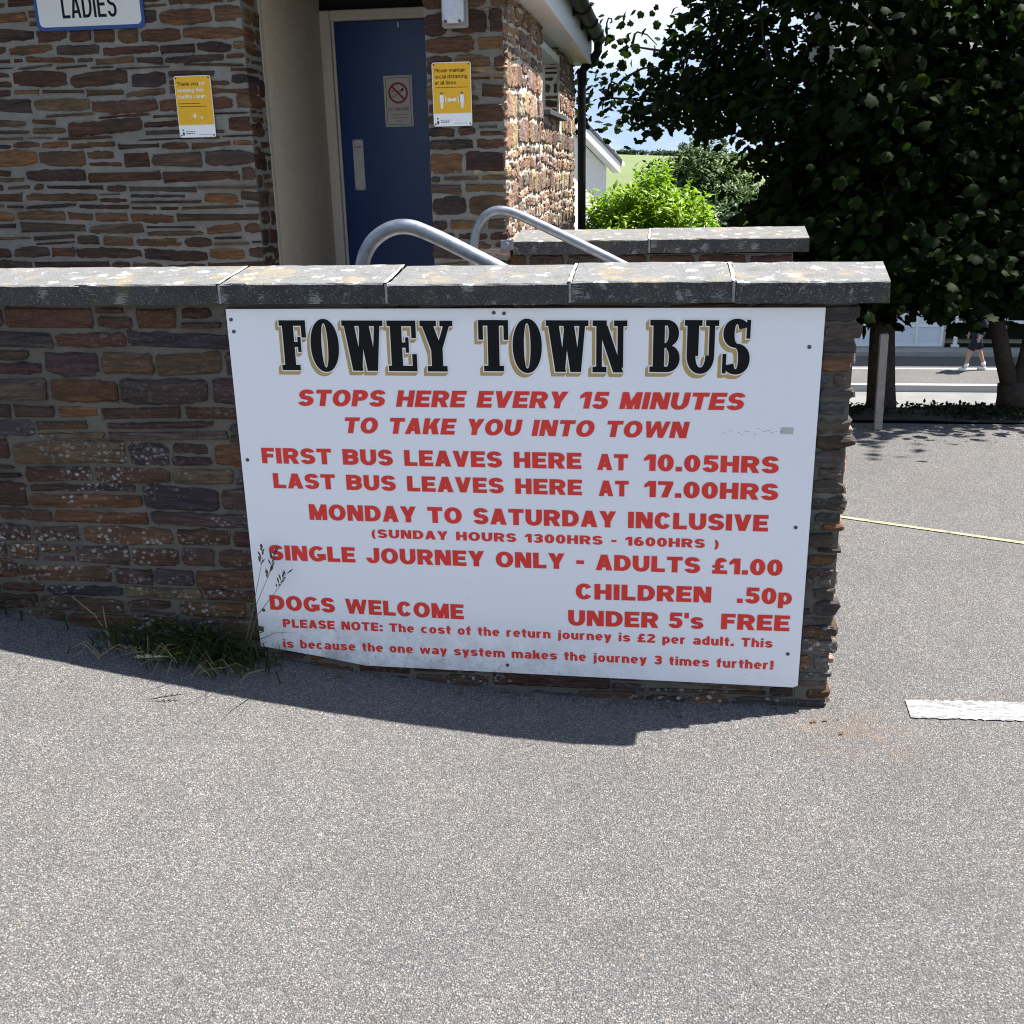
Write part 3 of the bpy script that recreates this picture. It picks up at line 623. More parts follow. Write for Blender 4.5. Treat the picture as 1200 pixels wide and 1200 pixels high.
def text(mb, frame, s, x0, z0, x1, z1, h, g, gap=0.10, shear=0.0, layer=0.0, dx=0.0, dz=0.0, mi=0, space=None):
    """sets s between (x0,z0) and (x1,z1) on the plane frame=(origin,u,v,normal); shapes become flat faces"""
    O, U, V, N = frame; cur = 0; items = []
    for ch in s:
        P, w = g.get(ch)
        if ch == ' ' and space: w = space
        items.append((cur, P)); cur += w + gap
    tot = cur - gap; k = (x1 - x0)/tot; ly = layer
    for cx, P in items:
        for p in P:
            ly += 0.00003
            def T(q):
                X = (q[0] + cx)*k + shear*q[1]*h; Z = q[1]*h + z0 + (z1 - z0)*(X/(x1 - x0))
                return O + U*(x0 + X + dx) + V*(Z + dz) + N*ly
            if p[0] == 'strip':
                o = [T(q) for q in p[1]]; i_ = [T(q) for q in p[2]]; n = len(o)
                mb.add(o + i_, [(a, a+1, n+a+1, n+a) for a in range(n-1)], mi)
            else: mb.add([T(q) for q in p], [tuple(range(len(p)))], mi)
        ly = layer
def dot(mb, frame, x, z, r, layer=0.0005, mi=0, n=12, ry=None):
    O, U, V, N = frame
    mb.add([O + U*(x + r*math.cos(6.2832*k/n)) + V*(z + (ry or r)*math.sin(6.2832*k/n)) + N*layer for k in range(n)], [tuple(range(n))], mi)
def rect(mb, frame, x0, z0, x1, z1, layer=0.0005, mi=0):
    O, U, V, N = frame
    mb.add([O + U*a + V*c + N*layer for a, c in ((x0, z0), (x1, z0), (x1, z1), (x0, z1))], [(0, 1, 2, 3)], mi)
def poly(mb, frame, pts, layer=0.0005, mi=0):
    O, U, V, N = frame; mb.add([O + U*a + V*c + N*layer for a, c in pts], [tuple(range(len(pts)))], mi)
def ring(mb, frame, x, z, r0, r1, layer=0.0005, mi=0, n=28):
    O, U, V, N = frame; vs = [O + U*(x + r*math.cos(6.2832*k/n)) + V*(z + r*math.sin(6.2832*k/n)) + N*layer for r in (r0, r1) for k in range(n)]
    mb.add(vs, [(k, (k+1) % n, n + (k+1) % n, n + k) for k in range(n)], mi)

X3, Z3, NY = Vector((1, 0, 0)), Vector((0, 0, 1)), Vector((0, -1, 0))
# ------------------------------------------------------------------ the bus sign
YS = 3.072
sign = thing('bus_sign', 'large white board with black and red bus times screwed to the stone wall', 'sign', (-0.41, YS, 0.1))
mb = MB()
mb.prism([(-1.288, .139), (-1.10, .112), (-.932, .083), (-.45, .079), (.448, .071), (.462, .078), (.4645, 1.252), (-1.289, 1.2525)], YS, YS + 0.006)
mb.build('panel', SIGN, sign)
FS = (Vector((0, YS, 0)), X3, Z3, NY)
EDGEV = plain('letter_edge_vinyl', (0.74, 0.70, 0.70), 0.5, 0.03); G = Glyphs(.295, .23)
lines = [("STOPS HERE EVERY 15 MINUTES", -1.089, .958, .250, .958, .0505, .2), ("TO TAKE YOU INTO TOWN", -.951, .874, .091, .872, .0495, .2),
         ("FIRST BUS LEAVES HERE", -1.220, .773, -.218, .772, .0500, 0), ("AT", -.170, .770, -.078, .770, .0500, 0), ("10.05HRS", -.030, .770, .363, .769, .0510, 0),
         ("LAST BUS LEAVES HERE", -1.190, .692, -.216, .689, .0490, 0), ("AT", -.165, .688, -.075, .688, .0490, 0), ("17.00HRS", -.028, .688, .366, .686, .0505, 0),
         ("MONDAY TO SATURDAY INCLUSIVE", -1.081, .589, .342, .587, .0520, 0), ("(SUNDAY HOURS 1300HRS - 1600HRS )", -.882, .534, .199, .529, .0285, 0),
         ("SINGLE JOURNEY ONLY - ADULTS £1.00", -1.227, .448, .392, .446, .0515, 0),
         ("CHILDREN", -.235, .347, .183, .350, .0525, 0), (".50p", .262, .352, .426, .352, .0525, 0),
         ("UNDER", -.259, .256, .024, .258, .0525, 0), ("5's", .055, .260, .163, .260, .0525, 0), ("FREE", .217, .262, .424, .263, .0525, 0),
         ("DOGS WELCOME", -1.241, .273, -.595, .263, .0515, 0),
         ("PLEASE NOTE: The cost of the return journey is £2 per adult. This", -1.203, .211, .377, .205, .0300, 0),
         ("is because the one way system makes the journey 3 times further!", -1.209, .137, .383, .130, .0305, 0)]
GH = Glyphs(.295, .23, .028)
halo, red = MB(), MB()
for s, x0, z0, x1, z1, h, shr in lines:
    text(halo, FS, s, x0, z0, x1, z1, h, GH, 0.13 if h < .04 else 0.10, shr, 0.0003, space=.42)
    text(red, FS, s, x0, z0, x1, z1, h, G, 0.13 if h < .04 else 0.10, shr, 0.0009, space=.42)
ln = red.build('lettering', RED, sign); halo.build('letter_edge', EDGEV, ln)
for s, x0, x1 in (("FOWEY", -1.126, -.597), ("TOWN", -.520, -.086), ("BUS", -.020, .263)):
    hb, hw_, hg = MB(), MB(), MB()
    for k in range(1, 9):
        text(hg, FS, s, x0, 1.069, x1, 1.067, .150, Slab(e=.024), 0.095, 0, 0.0003 + (8-k)*.00014, -.0012*k, -.00135*k)
    text(hw_, FS, s, x0, 1.069, x1, 1.067, .150, Slab(e=.026), 0.095, 0, 0.0018)
    text(hb, FS, s, x0, 1.069, x1, 1.067, .150, Slab(e=.002), 0.095, 0, 0.0026)
    hd = hb.build('heading_lettering', BLACK, sign); hg.build('letter_shading', GOLD, hd); hw_.build('letter_outline', WHITEV, hd)
SCREW = plain('dull_screw', (0.09, 0.085, 0.08), 0.5, 0.3, 0.5)
for x, z in [(-1.275, 1.221), (-1.27, 1.185), (-.473, 1.24), (-.443, 1.238), (.427, 1.142), (-1.268, .783), (.423, .602), (-1.265, .27), (-.457, .107), (.425, .186)]:
    m_ = MB(); m_.tube([(x, YS + .004, z), (x, YS - .0022, z)], [.0062, .0055], 10); m_.build('screw', SCREW, sign)
# worn tape mark and scuffs
m_ = MB(); rect(m_, FS, .362, .888, .398, .908, .0006); m_.build('tape_remnant', plain('old_tape', (0.50, 0.49, 0.47), 0.6), sign)
m_ = MB(); rs = random.Random(3)
for k in range(14):
    x = .20 + .012*k + rs.uniform(-.004, .004); z = .893 + rs.gauss(0, .005); rect(m_, FS, x, z, x + rs.uniform(.003, .011), z + .0016, .0006)
m_.build('scuff_mark', plain('scuff', (0.40, 0.39, 0.37), 0.7), sign)

# ------------------------------------------------------------------ toilet building
bld = thing('toilet_building', 'dark slate-stone toilet building with blue door, white eaves and black gutter', 'building', (-2.0, 7.5, 0.0))
XL, XP, XR, YB, YE = -2.07, -1.15, -0.77, 5.5, 9.85
mb = MB()
walling(mb, (0, YB, 0), (1, 0, 0), (0, -1, 0), -5.6, XL, 0.6, 2.72, 31, PAL2, (0.022, 0.098), (0.10, 0.46), 0.0155, 0.24, 0.45, (0.004, 0.011), rag=(None, (-.006, .008)), warp=0.012, jit=0.003)
walling(mb, (XL, YB + .004, 0), (0, 1, 0), (1, 0, 0), 0.0, 0.24, 0.6, 2.72, 32, PAL2, (0.03, 0.11), (0.09, 0.26), 0.02, 0.4, 0.2, (0.002, 0.008))
mb.box((-5.6, YB + .015, 0.2), (XL - .006, YB + .24, 2.72), 1)
mb.build('stone_wall', [STONE2, MORTAR2], bld)
mb = MB()
walling(mb, (0, YB, 0), (1, 0, 0), (0, -1, 0), XP, XR, 0.4, 2.46, 33, PAL2, (0.03, 0.12), (0.11, 0.30), 0.0165, 0.3, 0.3, (0.004, 0.012), rag=((-.004, .006), (-.006, .012)), warp=0.01, jit=0.003)
walling(mb, (XP, YB + .004, 0), (0, 1, 0), (-1, 0, 0), 0.0, 1.3, 0.4, 2.46, 34, PAL2, (0.03, 0.11), (0.1, 0.3), 0.02, 0.4, 0.3, (0.002, 0.008))
mb.box((XP + .006, YB + .015, 0.2), (XR - .02, YB + 1.3, 2.46), 1)
mb.build('stone_pier', [STONE2, MORTAR2], bld)
mb = MB()
HOLE = (7.28 - YB, 8.47 - YB, 1.99, 2.375)
walling(mb, (XR, YB + .01, 0), (0, 1, 0), (1, 0, 0), 0.0, YE - YB, -0.2, 2.462, 35, PAL3_LIT, (0.045, 0.15), (0.06, 0.22), 0.022, 0.4, 0.3, (0.005, 0.018), rag=((-.006, .012), None), warp=0.02, jit=0.006, hole=(HOLE[0]-.01, HOLE[1]-.01, HOLE[2], HOLE[3]+.1), cell=0.04)
walling(mb, (XR, 8.46, 0), (-1, 0, 0), (0, -1, 0), 0.0, 0.3, 1.97, 2.40, 36, PAL2, (0.03, 0.09), (0.1, 0.24), 0.016, 0.4, 0.2, (0.001, 0.006))
walling(mb, (XR, YE, 0), (-1, 0, 0), (0, 1, 0), 0.0, 6.0, -0.6, 2.46, 37, PAL2, (0.06, 0.15), (0.12, 0.35), 0.02, 0.5, 0.3, (0.002, 0.01))
mb.box((XR - .3, YB + 1.31, -3.5), (XR - .012, 7.27, 2.45), 1); mb.box((XR - .3, 8.475, -3.5), (XR - .012, YE - .02, 2.45), 1); mb.box((XR - .3, 7.27, -3.5), (XR - .012, 8.475, 1.97), 1)
mb.box((-5.6, YE - .3, -3.5), (XR - .32, YE - .02, 2.45), 1)
mb.build('stone_wall', [STONE2, MORTAR3_LIT], bld)
# high window in the side wall
mb = MB(); mb.box((XR - .20, 7.28, 1.985), (XR - .17, 8.455, 2.36)); mb.build('window', plain('dark_glass', (0.02, 0.022, 0.025), 0.12, spec=0.6), bld)
wf = MB(); wf.box((XR - .17, 7.28, 2.35), (XR + .005, 8.458, 2.40), bev=.004); wf.box((XR - .168, 8.40, 1.99), (XR - .10, 8.457, 2.348)); wf.build('window_frame', WHITE, bld)
ws = MB(); ws.box((XR - .17, 7.26, 1.95), (XR + .055, 8.52, 1.985), bev=.004); ws.build('window_sill', SLATE, bld)
# recess: rendered return, frame, door, dark transom
YD = 6.85
mb = MB(); mb.box((XL - .2, YB + .245, 0.2), (XL - .012, 7.05, 2.72)); mb.build('rendered_return', RENDER_, bld)
mb = MB(); mb.box((XL - .012, YB + .243, 0.2), (XL + .006, YB + .285, 2.72)); mb.build('corner_bead', plain('pale_corner', (0.42, 0.38, 0.31), .8), bld)
fr_ = MB(); fr_.box((XL - .01, YD - .03, 0.45), (XL + .055, YD + .06, 2.555), bev=.004); fr_.box((XL + .057, YD - .03, 2.495), (-1.06, YD + .06, 2.555), bev=.004); fr_.box((-1.06, YD - .03, 0.45), (-1.0, YD + .06, 2.555), bev=.004); fr_.box((XL + .056, YD + .0, 0.45), (XL + .072, YD + .05, 2.493)); fr_.build('door_frame', FRAMEP, bld)
dr = MB(); dr.box((XL + .074, YD, 0.46), (-1.062, YD + .045, 2.492), bev=.003); door = dr.build('door', DOORBLUE, bld)
pp = MB(); pp.box((-1.925, YD - .004, 1.51), (-1.857, YD - .0005, 1.815), bev=.001); FD = (Vector((0, YD - .0043, 0)), X3, Z3, NY)
for x in (-1.918, -1.864):
    for z in (1.517, 1.808): dot(pp, FD, x, z, .004, .0004, 1, 8)
text(pp, FD, "PUSH", -1.913, 1.765, -1.869, 1.765, .013, Glyphs(.16, .13), mi=1)
pp.build('push_plate', [STEEL, BLACK], door)
mb = MB(); mb.box((-1.33, YD - .04, 2.515), (-1.20, YD - .032, 2.535)); mb.build('door_closer', STEEL, door); mb = MB(); mb.box((-1.60, YD - .012, 2.45), (-1.59, YD - .001, 2.478)); mb.build('door_stop', STEEL, door)
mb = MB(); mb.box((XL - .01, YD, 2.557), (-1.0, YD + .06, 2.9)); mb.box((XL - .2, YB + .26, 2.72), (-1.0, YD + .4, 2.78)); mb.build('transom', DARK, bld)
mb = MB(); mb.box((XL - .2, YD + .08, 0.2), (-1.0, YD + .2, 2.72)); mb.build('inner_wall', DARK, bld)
# roof, soffit, fascia, gutter, downpipe
XF = -0.622
mb = MB(); mb.box((XR - .12, YB - .25, 2.462), (XF - .002, YE + .16, 2.478)); mb.box((-5.9, YB - .25, 2.722), (XR - .125, YB + .5, 2.738)); mb.build('soffit', WHITE, bld)
mb = MB(); mb.box((XF - .018, YB - .25, 2.455), (XF, YE + .17, 2.66)); mb.box((XF - .006, YB - .25, 2.452), (XF + .007, YE + .17, 2.478), bev=.003)
mb.box((XR - .1, YE + .155, 2.455), (XF - .019, YE + .168, 2.7)); mb.build('fascia', WHITE, bld)
rf = MB(); rf.add([(XF + .045, YB - .35, 2.665), (XF + .045, YE + .25, 2.665), (-3.4, YE + .25, 4.1), (-3.4, YB - .35, 4.1), (-6.2, YB - .35, 2.8), (-6.2, YE + .25, 2.8),
                   (XF + .045, YB - .35, 2.69), (XF + .045, YE + .25, 2.69), (-3.4, YE + .25, 4.13), (-3.4, YB - .35, 4.13), (-6.2, YB - .35, 2.83), (-6.2, YE + .25, 2.83)],
                  [(0,3,2,1),(3,4,5,2),(6,7,8,9),(9,8,11,10),(0,1,7,6),(1,2,8,7),(2,5,11,8),(5,4,10,11),(4,3,9,10),(3,0,6,9)])
rf.build('roof', SLATE, bld)
gt = MB(); n = 10; gx, gzz, gr = XF + .062, 2.672, .058; vs = []
gy = fr(YB - .25, YE + .17, 40)
for y in gy:
    for rr in (gr, gr - .004):
        for k in range(n + 1):
            a = math.pi + math.pi*k/n; vs.append((gx + rr*math.cos(a), y, gzz + rr*math.sin(a)))
q = 2*(n + 1); fs = []
for j in range(len(gy) - 1):
    for k in range(n):
        fs += [(j*q + k, j*q + k + 1, (j+1)*q + k + 1, (j+1)*q + k), (j*q + n+1 + k, (j+1)*q + n+1 + k, (j+1)*q + n+2 + k, j*q + n+2 + k)]
fs += [tuple(range(n + 1)) , tuple((len(gy)-1)*q + k for k in range(n, -1, -1))]
gt.add(vs, fs)
for y in (6.3, 7.05, 7.9, 8.7, 9.5):
    gt.box((XF + .001, y - .02, 2.60), (XF + .02, y + .02, 2.68)); gt.tube([(gx + (gr+.004)*math.cos(math.pi + math.pi*k/8), y, gzz + (gr+.004)*math.sin(math.pi + math.pi*k/8)) for k in range(9)], .009, 6)
gut = gt.build('gutter', BLACKP, bld)
ms = MB(); rs = random.Random(9)
for k in range(150):
    y = rs.uniform(5.3, 10); s_ = rs.uniform(.008, .022); x = gx + rs.uniform(-.03, .052); z = gzz + rs.uniform(-.012, .012)
    ms.add([(x - s_, y - s_, z), (x + s_, y - s_*.8, z), (x, y + s_, z), (x, y, z + s_*1.2)], [(0,1,3),(1,2,3),(2,0,3)])
tag(ms.build('moss', plain('moss', (0.035, 0.05, 0.018), 1.0, .4), gut), kind='stuff')
dp = MB(); dp.tube([(gx, 9.9, 2.62), (gx, 9.9, 2.56), (gx - .02, 9.9, 2.525), (XR + .10, 9.9, 2.435), (XR + .075, 9.9, 2.40), (XR + .07, 9.9, 2.34), (XR + .07, 9.9, -0.6)], .036, 12)
dp.tube([(XR + .07, 9.9, 2.40), (XR + .07, 9.9, 2.30)], .043, 12); dp.build('downpipe', BLACKP, bld)
dc = MB(); dc.tube([(gx + .055, 9.95, 2.60), (gx + .075, 9.95, 2.70), (gx + .07, 9.95, 2.78), (gx + .085, 9.95, 2.82), (gx + .11, 9.95, 2.815), (gx + .115, 9.95, 2.79), (gx + .10, 9.95, 2.78)], .007, 7); dc.build('scroll_bracket', BLACKP, bld)
# entrance platform and steps between the two walls
b = MB(); b.box((-5.6, YW + .37, -.4), (-0.35, YB - .02, 0.45)); b.box((XL + .02, YB - .02, -.4), (-1.16, YD - .035, 0.452)); tag(b.build('entrance_platform', CONC), kind='structure')
b = MB()
for k in range(2): b.box((-0.35 + .3*k, YW + .37, -.4), (-0.05 + .3*k, YB - .02, 0.30 - .15*k))
tag(b.build('entrance_steps', CONC), kind='structure')

# handrails
def rail(label, pts, rad, y, foot):
    t = thing('handrail', label, 'handrail', (pts[0][0], y, 0.45), 'bent steel handrails at the entrance steps')
    P = [Vector((x, y, z)) for x, z in pts]; out = []
    for i in range(len(P) - 1):                                   # Catmull-Rom
        a, b_, c, d = P[max(i-1, 0)], P[i], P[i+1], P[min(i+2, len(P)-1)]
        for k in range(8):
            u = k/8; out.append(0.5*((2*b_) + (c - a)*u + (2*a - 5*b_ + 4*c - d)*u*u + (3*b_ - a - 3*c + d)*u**3))
    out.append(P[-1]); m_ = MB(); m_.tube(out, rad, 16); m_.build('rail', GALV, t, smooth=True)
    for (x, z) in (pts[0], pts[-1]):
        f_ = MB(); f_.tube([(x, y, z), (x, y, z + .012)], .06, 16); f_.build('flange', GALV, t)
    return t
rail('thick bent steel handrail nearer the sign wall, curving up in front of the blue door', [(-1.035, .45), (-1.035, 1.15), (-1.022, 1.32), (-.985, 1.40), (-.92, 1.445), (-.85, 1.453), (-.77, 1.425), (-.66, 1.372), (-.40, 1.24), (.0, 1.04), (.11, .98), (.14, .88), (.14, 0.0)], .0255, 3.66, 0)
rail('bent steel handrail by the stone pier, its loop rising in front of the lit stonework', [(-.885, .45), (-.885, 1.15), (-.872, 1.32), (-.835, 1.40), (-.775, 1.44), (-.70, 1.435), (-.60, 1.395), (-.40, 1.30), (-.215, 1.21), (.02, 1.09), (.12, 1.03), (.14, .93), (.14, 0.0)], .0225, 5.13, 0)
br = MB(); br.box((-.80, YB - .022, 1.235), (-.735, YB - .014, 1.285), bev=.002); br.tube([(-.768, YB - .025, 1.26), (-.768, YB - .05, 1.26)], .014, 10)
tag(br.build('wall_bracket', GALV, base=(-.768, YB, 1.26)), 'small galvanised bracket plate bolted low on the stone pier beside the far handrail', 'bracket')

# ------------------------------------------------------------------ notices and lamp on the building
def board(name, label, cat, x0, z0, x1, z1, y, mats, thick=.003, tilt=0.0, r=.012):
    n = 5; out = []
    for cx, cz, a0 in ((x1-r, z1-r, 0), (x0+r, z1-r, 90), (x0+r, z0+r, 180), (x1-r, z0+r, 270)):
        for k in range(n): a = math.radians(a0 + 90*k/(n-1)); out.append((cx + r*math.cos(a), cz + r*math.sin(a)))
    t = thing(name, label, cat, ((x0+x1)/2, y, (z0+z1)/2))
    m_ = MB(); m_.prism(out[::-1], y - thick, y); m_.build('panel', mats[0], t)
    return t, (Vector((0, y - thick, 0)), X3, Z3, NY)
YN = YB - .012
t, f = board('toilet_sign', 'white sign lettered LADIES with a blue border on the stone wall', 'sign', -3.145, 2.335, -2.567, 2.56, YN, [BLUEB], r=.03)
m_ = MB(); pr = []
x0, z0, x1, z1, r = -3.128, 2.352, -2.584, 2.543, .024
for cx, cz, a0 in ((x1-r, z1-r, 0), (x0+r, z1-r, 90), (x0+r, z0+r, 180), (x1-r, z0+r, 270)):
    for k in range(5): a = math.radians(a0 + 22.5*k); pr.append((cx + r*math.cos(a), cz + r*math.sin(a)))
poly(m_, f, pr, .0006); m_.build('face', plain('sign_face_white', (0.62, 0.61, 0.58), .5, .04), t)
m_ = MB(); text(m_, f, "LADIES", -3.00, 2.39, -2.708, 2.39, .118, Glyphs(.22, .12), 0.13, 0, .001); m_.build('lettering', BLACK, t)

def dashes(m_, f, x0, x1, z, h, seed, layer, mi=0):
    rr = random.Random(seed); x = x0
    while x < x1:
        w = rr.uniform(.004, .012); rect(m_, f, x, z, min(x + w, x1), z + h, layer, mi); x += w + .0035
def notice(name, label, x0, z0, seed):
    W, H = .193, .293; t, f = board(name, label, 'notice', x0, z0, x0 + W, z0 + H, YN, [WHITEV], r=.010)
    m_ = MB(); pr = [(x0 + .003, z0 + .062)]; n = 22
    for k in range(n): pr += [(x0 + .003 + (W-.006)*(k+.5)/n, z0 + .058), (x0 + .003 + (W-.006)*(k+1)/n, z0 + .062)]
    pr += [(x0 + W - .003, z0 + H - .009), (x0 + W - .009, z0 + H - .003), (x0 + .009, z0 + H - .003), (x0 + .003, z0 + H - .009)]
    poly(m_, f, pr, .0005); m_.build('yellow_face', YELLOW, t)
    lg = MB(); dot(lg, f, x0 + .022, z0 + .018, .006, .0008, 0, 10, .009); poly(lg, f, [(x0 + .017, z0 + .03), (x0 + .027, z0 + .036), (x0 + .018, z0 + .042)], .0008)
    dashes(lg, f, x0 + .036, x0 + .085, z0 + .027, .003, seed, .0008); dashes(lg, f, x0 + .036, x0 + .08, z0 + .017, .005, seed + 1, .0008); dashes(lg, f, x0 + .105, x0 + .17, z0 + .012, .002, seed + 2, .0008)
    lg.build('emblem', plain('notice_grey_ink', (.08, .08, .1), .5), t)
    for dx, dz in ((.010, .010), (W - .010, .010), (.010, H - .010), (W - .010, H - .010)):
        s_ = MB(); s_.tube([(x0 + dx, YN - .002, z0 + dz), (x0 + dx, YN - .0055, z0 + dz)], .0042, 9); s_.build('screw', SCREW, t)
    return t, f
GB = Glyphs(.19, .145); GS = Glyphs(.15, .12)
x0, z0 = -2.450, 1.812
t, f = notice('cleaning_notice', 'yellow and white notice reading Thank you for keeping this facility clean', x0, z0, 5)
m_ = MB(); text(m_, f, "Thank you", x0 + .014, z0 + .247, x0 + .125, z0 + .247, .0175, GB, .1, 0, .0009)
dashes(m_, f, x0 + .014, x0 + .125, z0 + .160, .004, 7, .0009); dashes(m_, f, x0 + .014, x0 + .155, z0 + .146, .004, 8, .0009)
rs = random.Random(2)
for k in range(12):
    a = 6.28*k/12; dot(m_, f, x0 + .095 + .055*math.cos(a)*rs.uniform(.8, 1.1), z0 + .10 + .028*math.sin(a)*rs.uniform(.8, 1.1), .0018, .0009, 0, 7)
m_.build('black_print', BLACK, t)
m_ = MB(); text(m_, f, "for", x0 + .132, z0 + .247, x0 + .165, z0 + .247, .0175, GB, .1, 0, .0009); text(m_, f, "keeping this", x0 + .014, z0 + .217, x0 + .152, z0 + .217, .0175, GB, .1, 0, .0009); text(m_, f, "facility clean", x0 + .014, z0 + .187, x0 + .16, z0 + .187, .0175, GB, .1, 0, .0009)
for cx, cz, s_ in ((.092, .103, .017), (.128, .094, .010)):
    poly(m_, f, [(x0 + cx + s_*(1 if k % 2 == 0 else .28)*math.cos(6.2832*k/8), z0 + cz + s_*(1 if k % 2 == 0 else .28)*math.sin(6.2832*k/8)) for k in range(8)], .0009)
m_.build('white_print', WHITEV, t)
x0, z0 = -1.121, 1.834
t, f = notice('distancing_notice', 'yellow and white notice reading Please maintain social distancing at all times', x0, z0, 15)
m_ = MB()
text(m_, f, "Please maintain", x0 + .014, z0 + .248, x0 + .166, z0 + .248, .0175, GB, .1, 0, .0009); text(m_, f, "social distancing", x0 + .014, z0 + .220, x0 + .174, z0 + .220, .0175, GB, .1, 0, .0009); text(m_, f, "at all times", x0 + .014, z0 + .192, x0 + .118, z0 + .192, .0175, GB, .1, 0, .0009)
dashes(m_, f, x0 + .016, x0 + .176, z0 + .177, .003, 17, .0009); m_.build('black_print', BLACK, t)
m_ = MB()
for cx in (.044, .146):
    X = x0 + cx; Z = z0 + .09
    dot(m_, f, X, Z + .062, .0065, .0009, 1, 12); poly(m_, f, [(X - .011, Z + .022), (X - .009, Z + .052), (X - .004, Z + .056), (X + .004, Z + .056), (X + .009, Z + .052), (X + .011, Z + .022), (X + .007, Z + .022), (X + .006, Z - .008), (X + .001, Z - .008), (X, Z + .018), (X - .001, Z - .008), (X - .006, Z - .008), (X - .007, Z + .022)], .0009)
    poly(m_, f, [(X - .014, Z + .020), (X - .013, Z + .046), (X - .0115, Z + .046), (X - .0125, Z + .020)], .0007, 1); poly(m_, f, [(X + .014, Z + .020), (X + .0125, Z + .020), (X + .0115, Z + .046), (X + .013, Z + .046)], .0007, 1)
Z = z0 + .122; X = x0 + .095
poly(m_, f, [(X - .024, Z), (X - .012, Z + .012), (X - .012, Z + .005), (X + .012, Z + .005), (X + .012, Z + .012), (X + .024, Z), (X + .012, Z - .012), (X + .012, Z - .005), (X - .012, Z - .005), (X - .012, Z - .012)], .0009)
rect(m_, f, X - .033, Z - .016, X - .029, Z + .016, .0009); rect(m_, f, X + .029, Z - .016, X + .033, Z + .016, .0009)
m_.build('pictogram', [WHITEV, plain('pictogram_grey', (.16, .16, .17), .5)], t)
# no smoking sign on the door
x0, z0, x1, z1 = -1.705, 1.885, -1.527, 2.180
NSW = plain('off_white_sign', (0.50, 0.46, 0.43), .5, .05); NSR = plain('faded_red_vinyl', (0.28, 0.03, 0.035), .5)
t, f = board('no_smoking_sign', 'small white no smoking sign with red ring on the blue door', 'sign', x0, z0, x1, z1, YD - .0005, [NSW], r=.005)
m_ = MB(); W = x1 - x0
for a, c, d, e in ((.012, .012, W - .012, .0145), (.012, .2805, W - .012, .283), (.012, .012, .0145, .283), (W - .0145, .012, W - .012, .283)): rect(m_, f, x0 + a, z0 + c, x0 + d, z0 + e, .0005)
cx, cz = x0 + W/2, z0 + .195
m_.add([], []); lines_ = ["It is against the law", "to smoke in these", "premises"]
for k, s_ in enumerate(lines_):
    l = .0055*len(s_)/1.0; text(m_, f, s_, cx - l/2, z0 + .066 - k*.019, cx + l/2, z0 + .066 - k*.019, .0095, GS, .1, 0, .0006)
d45 = lambda a, b_: (cx + (a*.82 - b_*.57), cz + (a*.57 + b_*.82))
poly(m_, f, [d45(-.04, -.006), d45(.018, -.006), d45(.018, .006), d45(-.04, .006)], .0006); poly(m_, f, [d45(.022, -.006), d45(.042, -.006), d45(.042, .006), d45(.022, .006)], .0006)
for k in range(3): ring(m_, f, cx - .036 + .006*k, cz + .004 + .008*k, .003, .0052, .0006, 0, 10)
m_.build('black_print', BLACK, t)
m_ = MB(); poly(m_, f, [d45(-.036, -.0035), d45(.014, -.0035), d45(.014, .0035), d45(-.036, .0035)], .00075); m_.build('cigarette_paper', NSW, t)
m_ = MB(); ring(m_, f, cx, cz, .049, .062, .0009); c_ = .707
poly(m_, f, [(cx - .04, cz + .032), (cx - .032, cz + .04), (cx + .04, cz - .032), (cx + .032, cz - .04)], .001); text(m_, f, "NO SMOKING", x0 + .022, z0 + .092, x1 - .022, z0 + .092, .020, GB, .12, 0, .0009)
m_.build('red_print', NSR, t)
# bulkhead lamp
lamp = thing('wall_lamp', 'grey bulkhead lamp with ribbed clear cover high on the stone pier', 'lamp', (-.995, YB, 2.42))
m_ = MB(); m_.box((-1.058, YB - .045, 2.275), (-.93, YB - .008, 2.56), bev=.012); m_.build('backplate', plain('lamp_grey', (.25, .25, .25), .5), lamp)
m_ = MB(); m_.box((-1.045, YB - .10, 2.292), (-.943, YB - .046, 2.545), bev=.03)
for k in range(6): m_.box((-1.036 + .0165*k, YB - .1025, 2.325), (-1.030 + .0165*k, YB - .099, 2.52))
m_.build('cover', plain('frosted_polycarbonate', (.5, .53, .58), .2, .15, spec=.6, nscale=30), lamp)
for x in (-1.028, -.96):
    m_ = MB(); m_.tube([(x, YB - .09, 2.298), (x, YB - .108, 2.298)], .007, 9); m_.build('screw', SCREW, lamp)

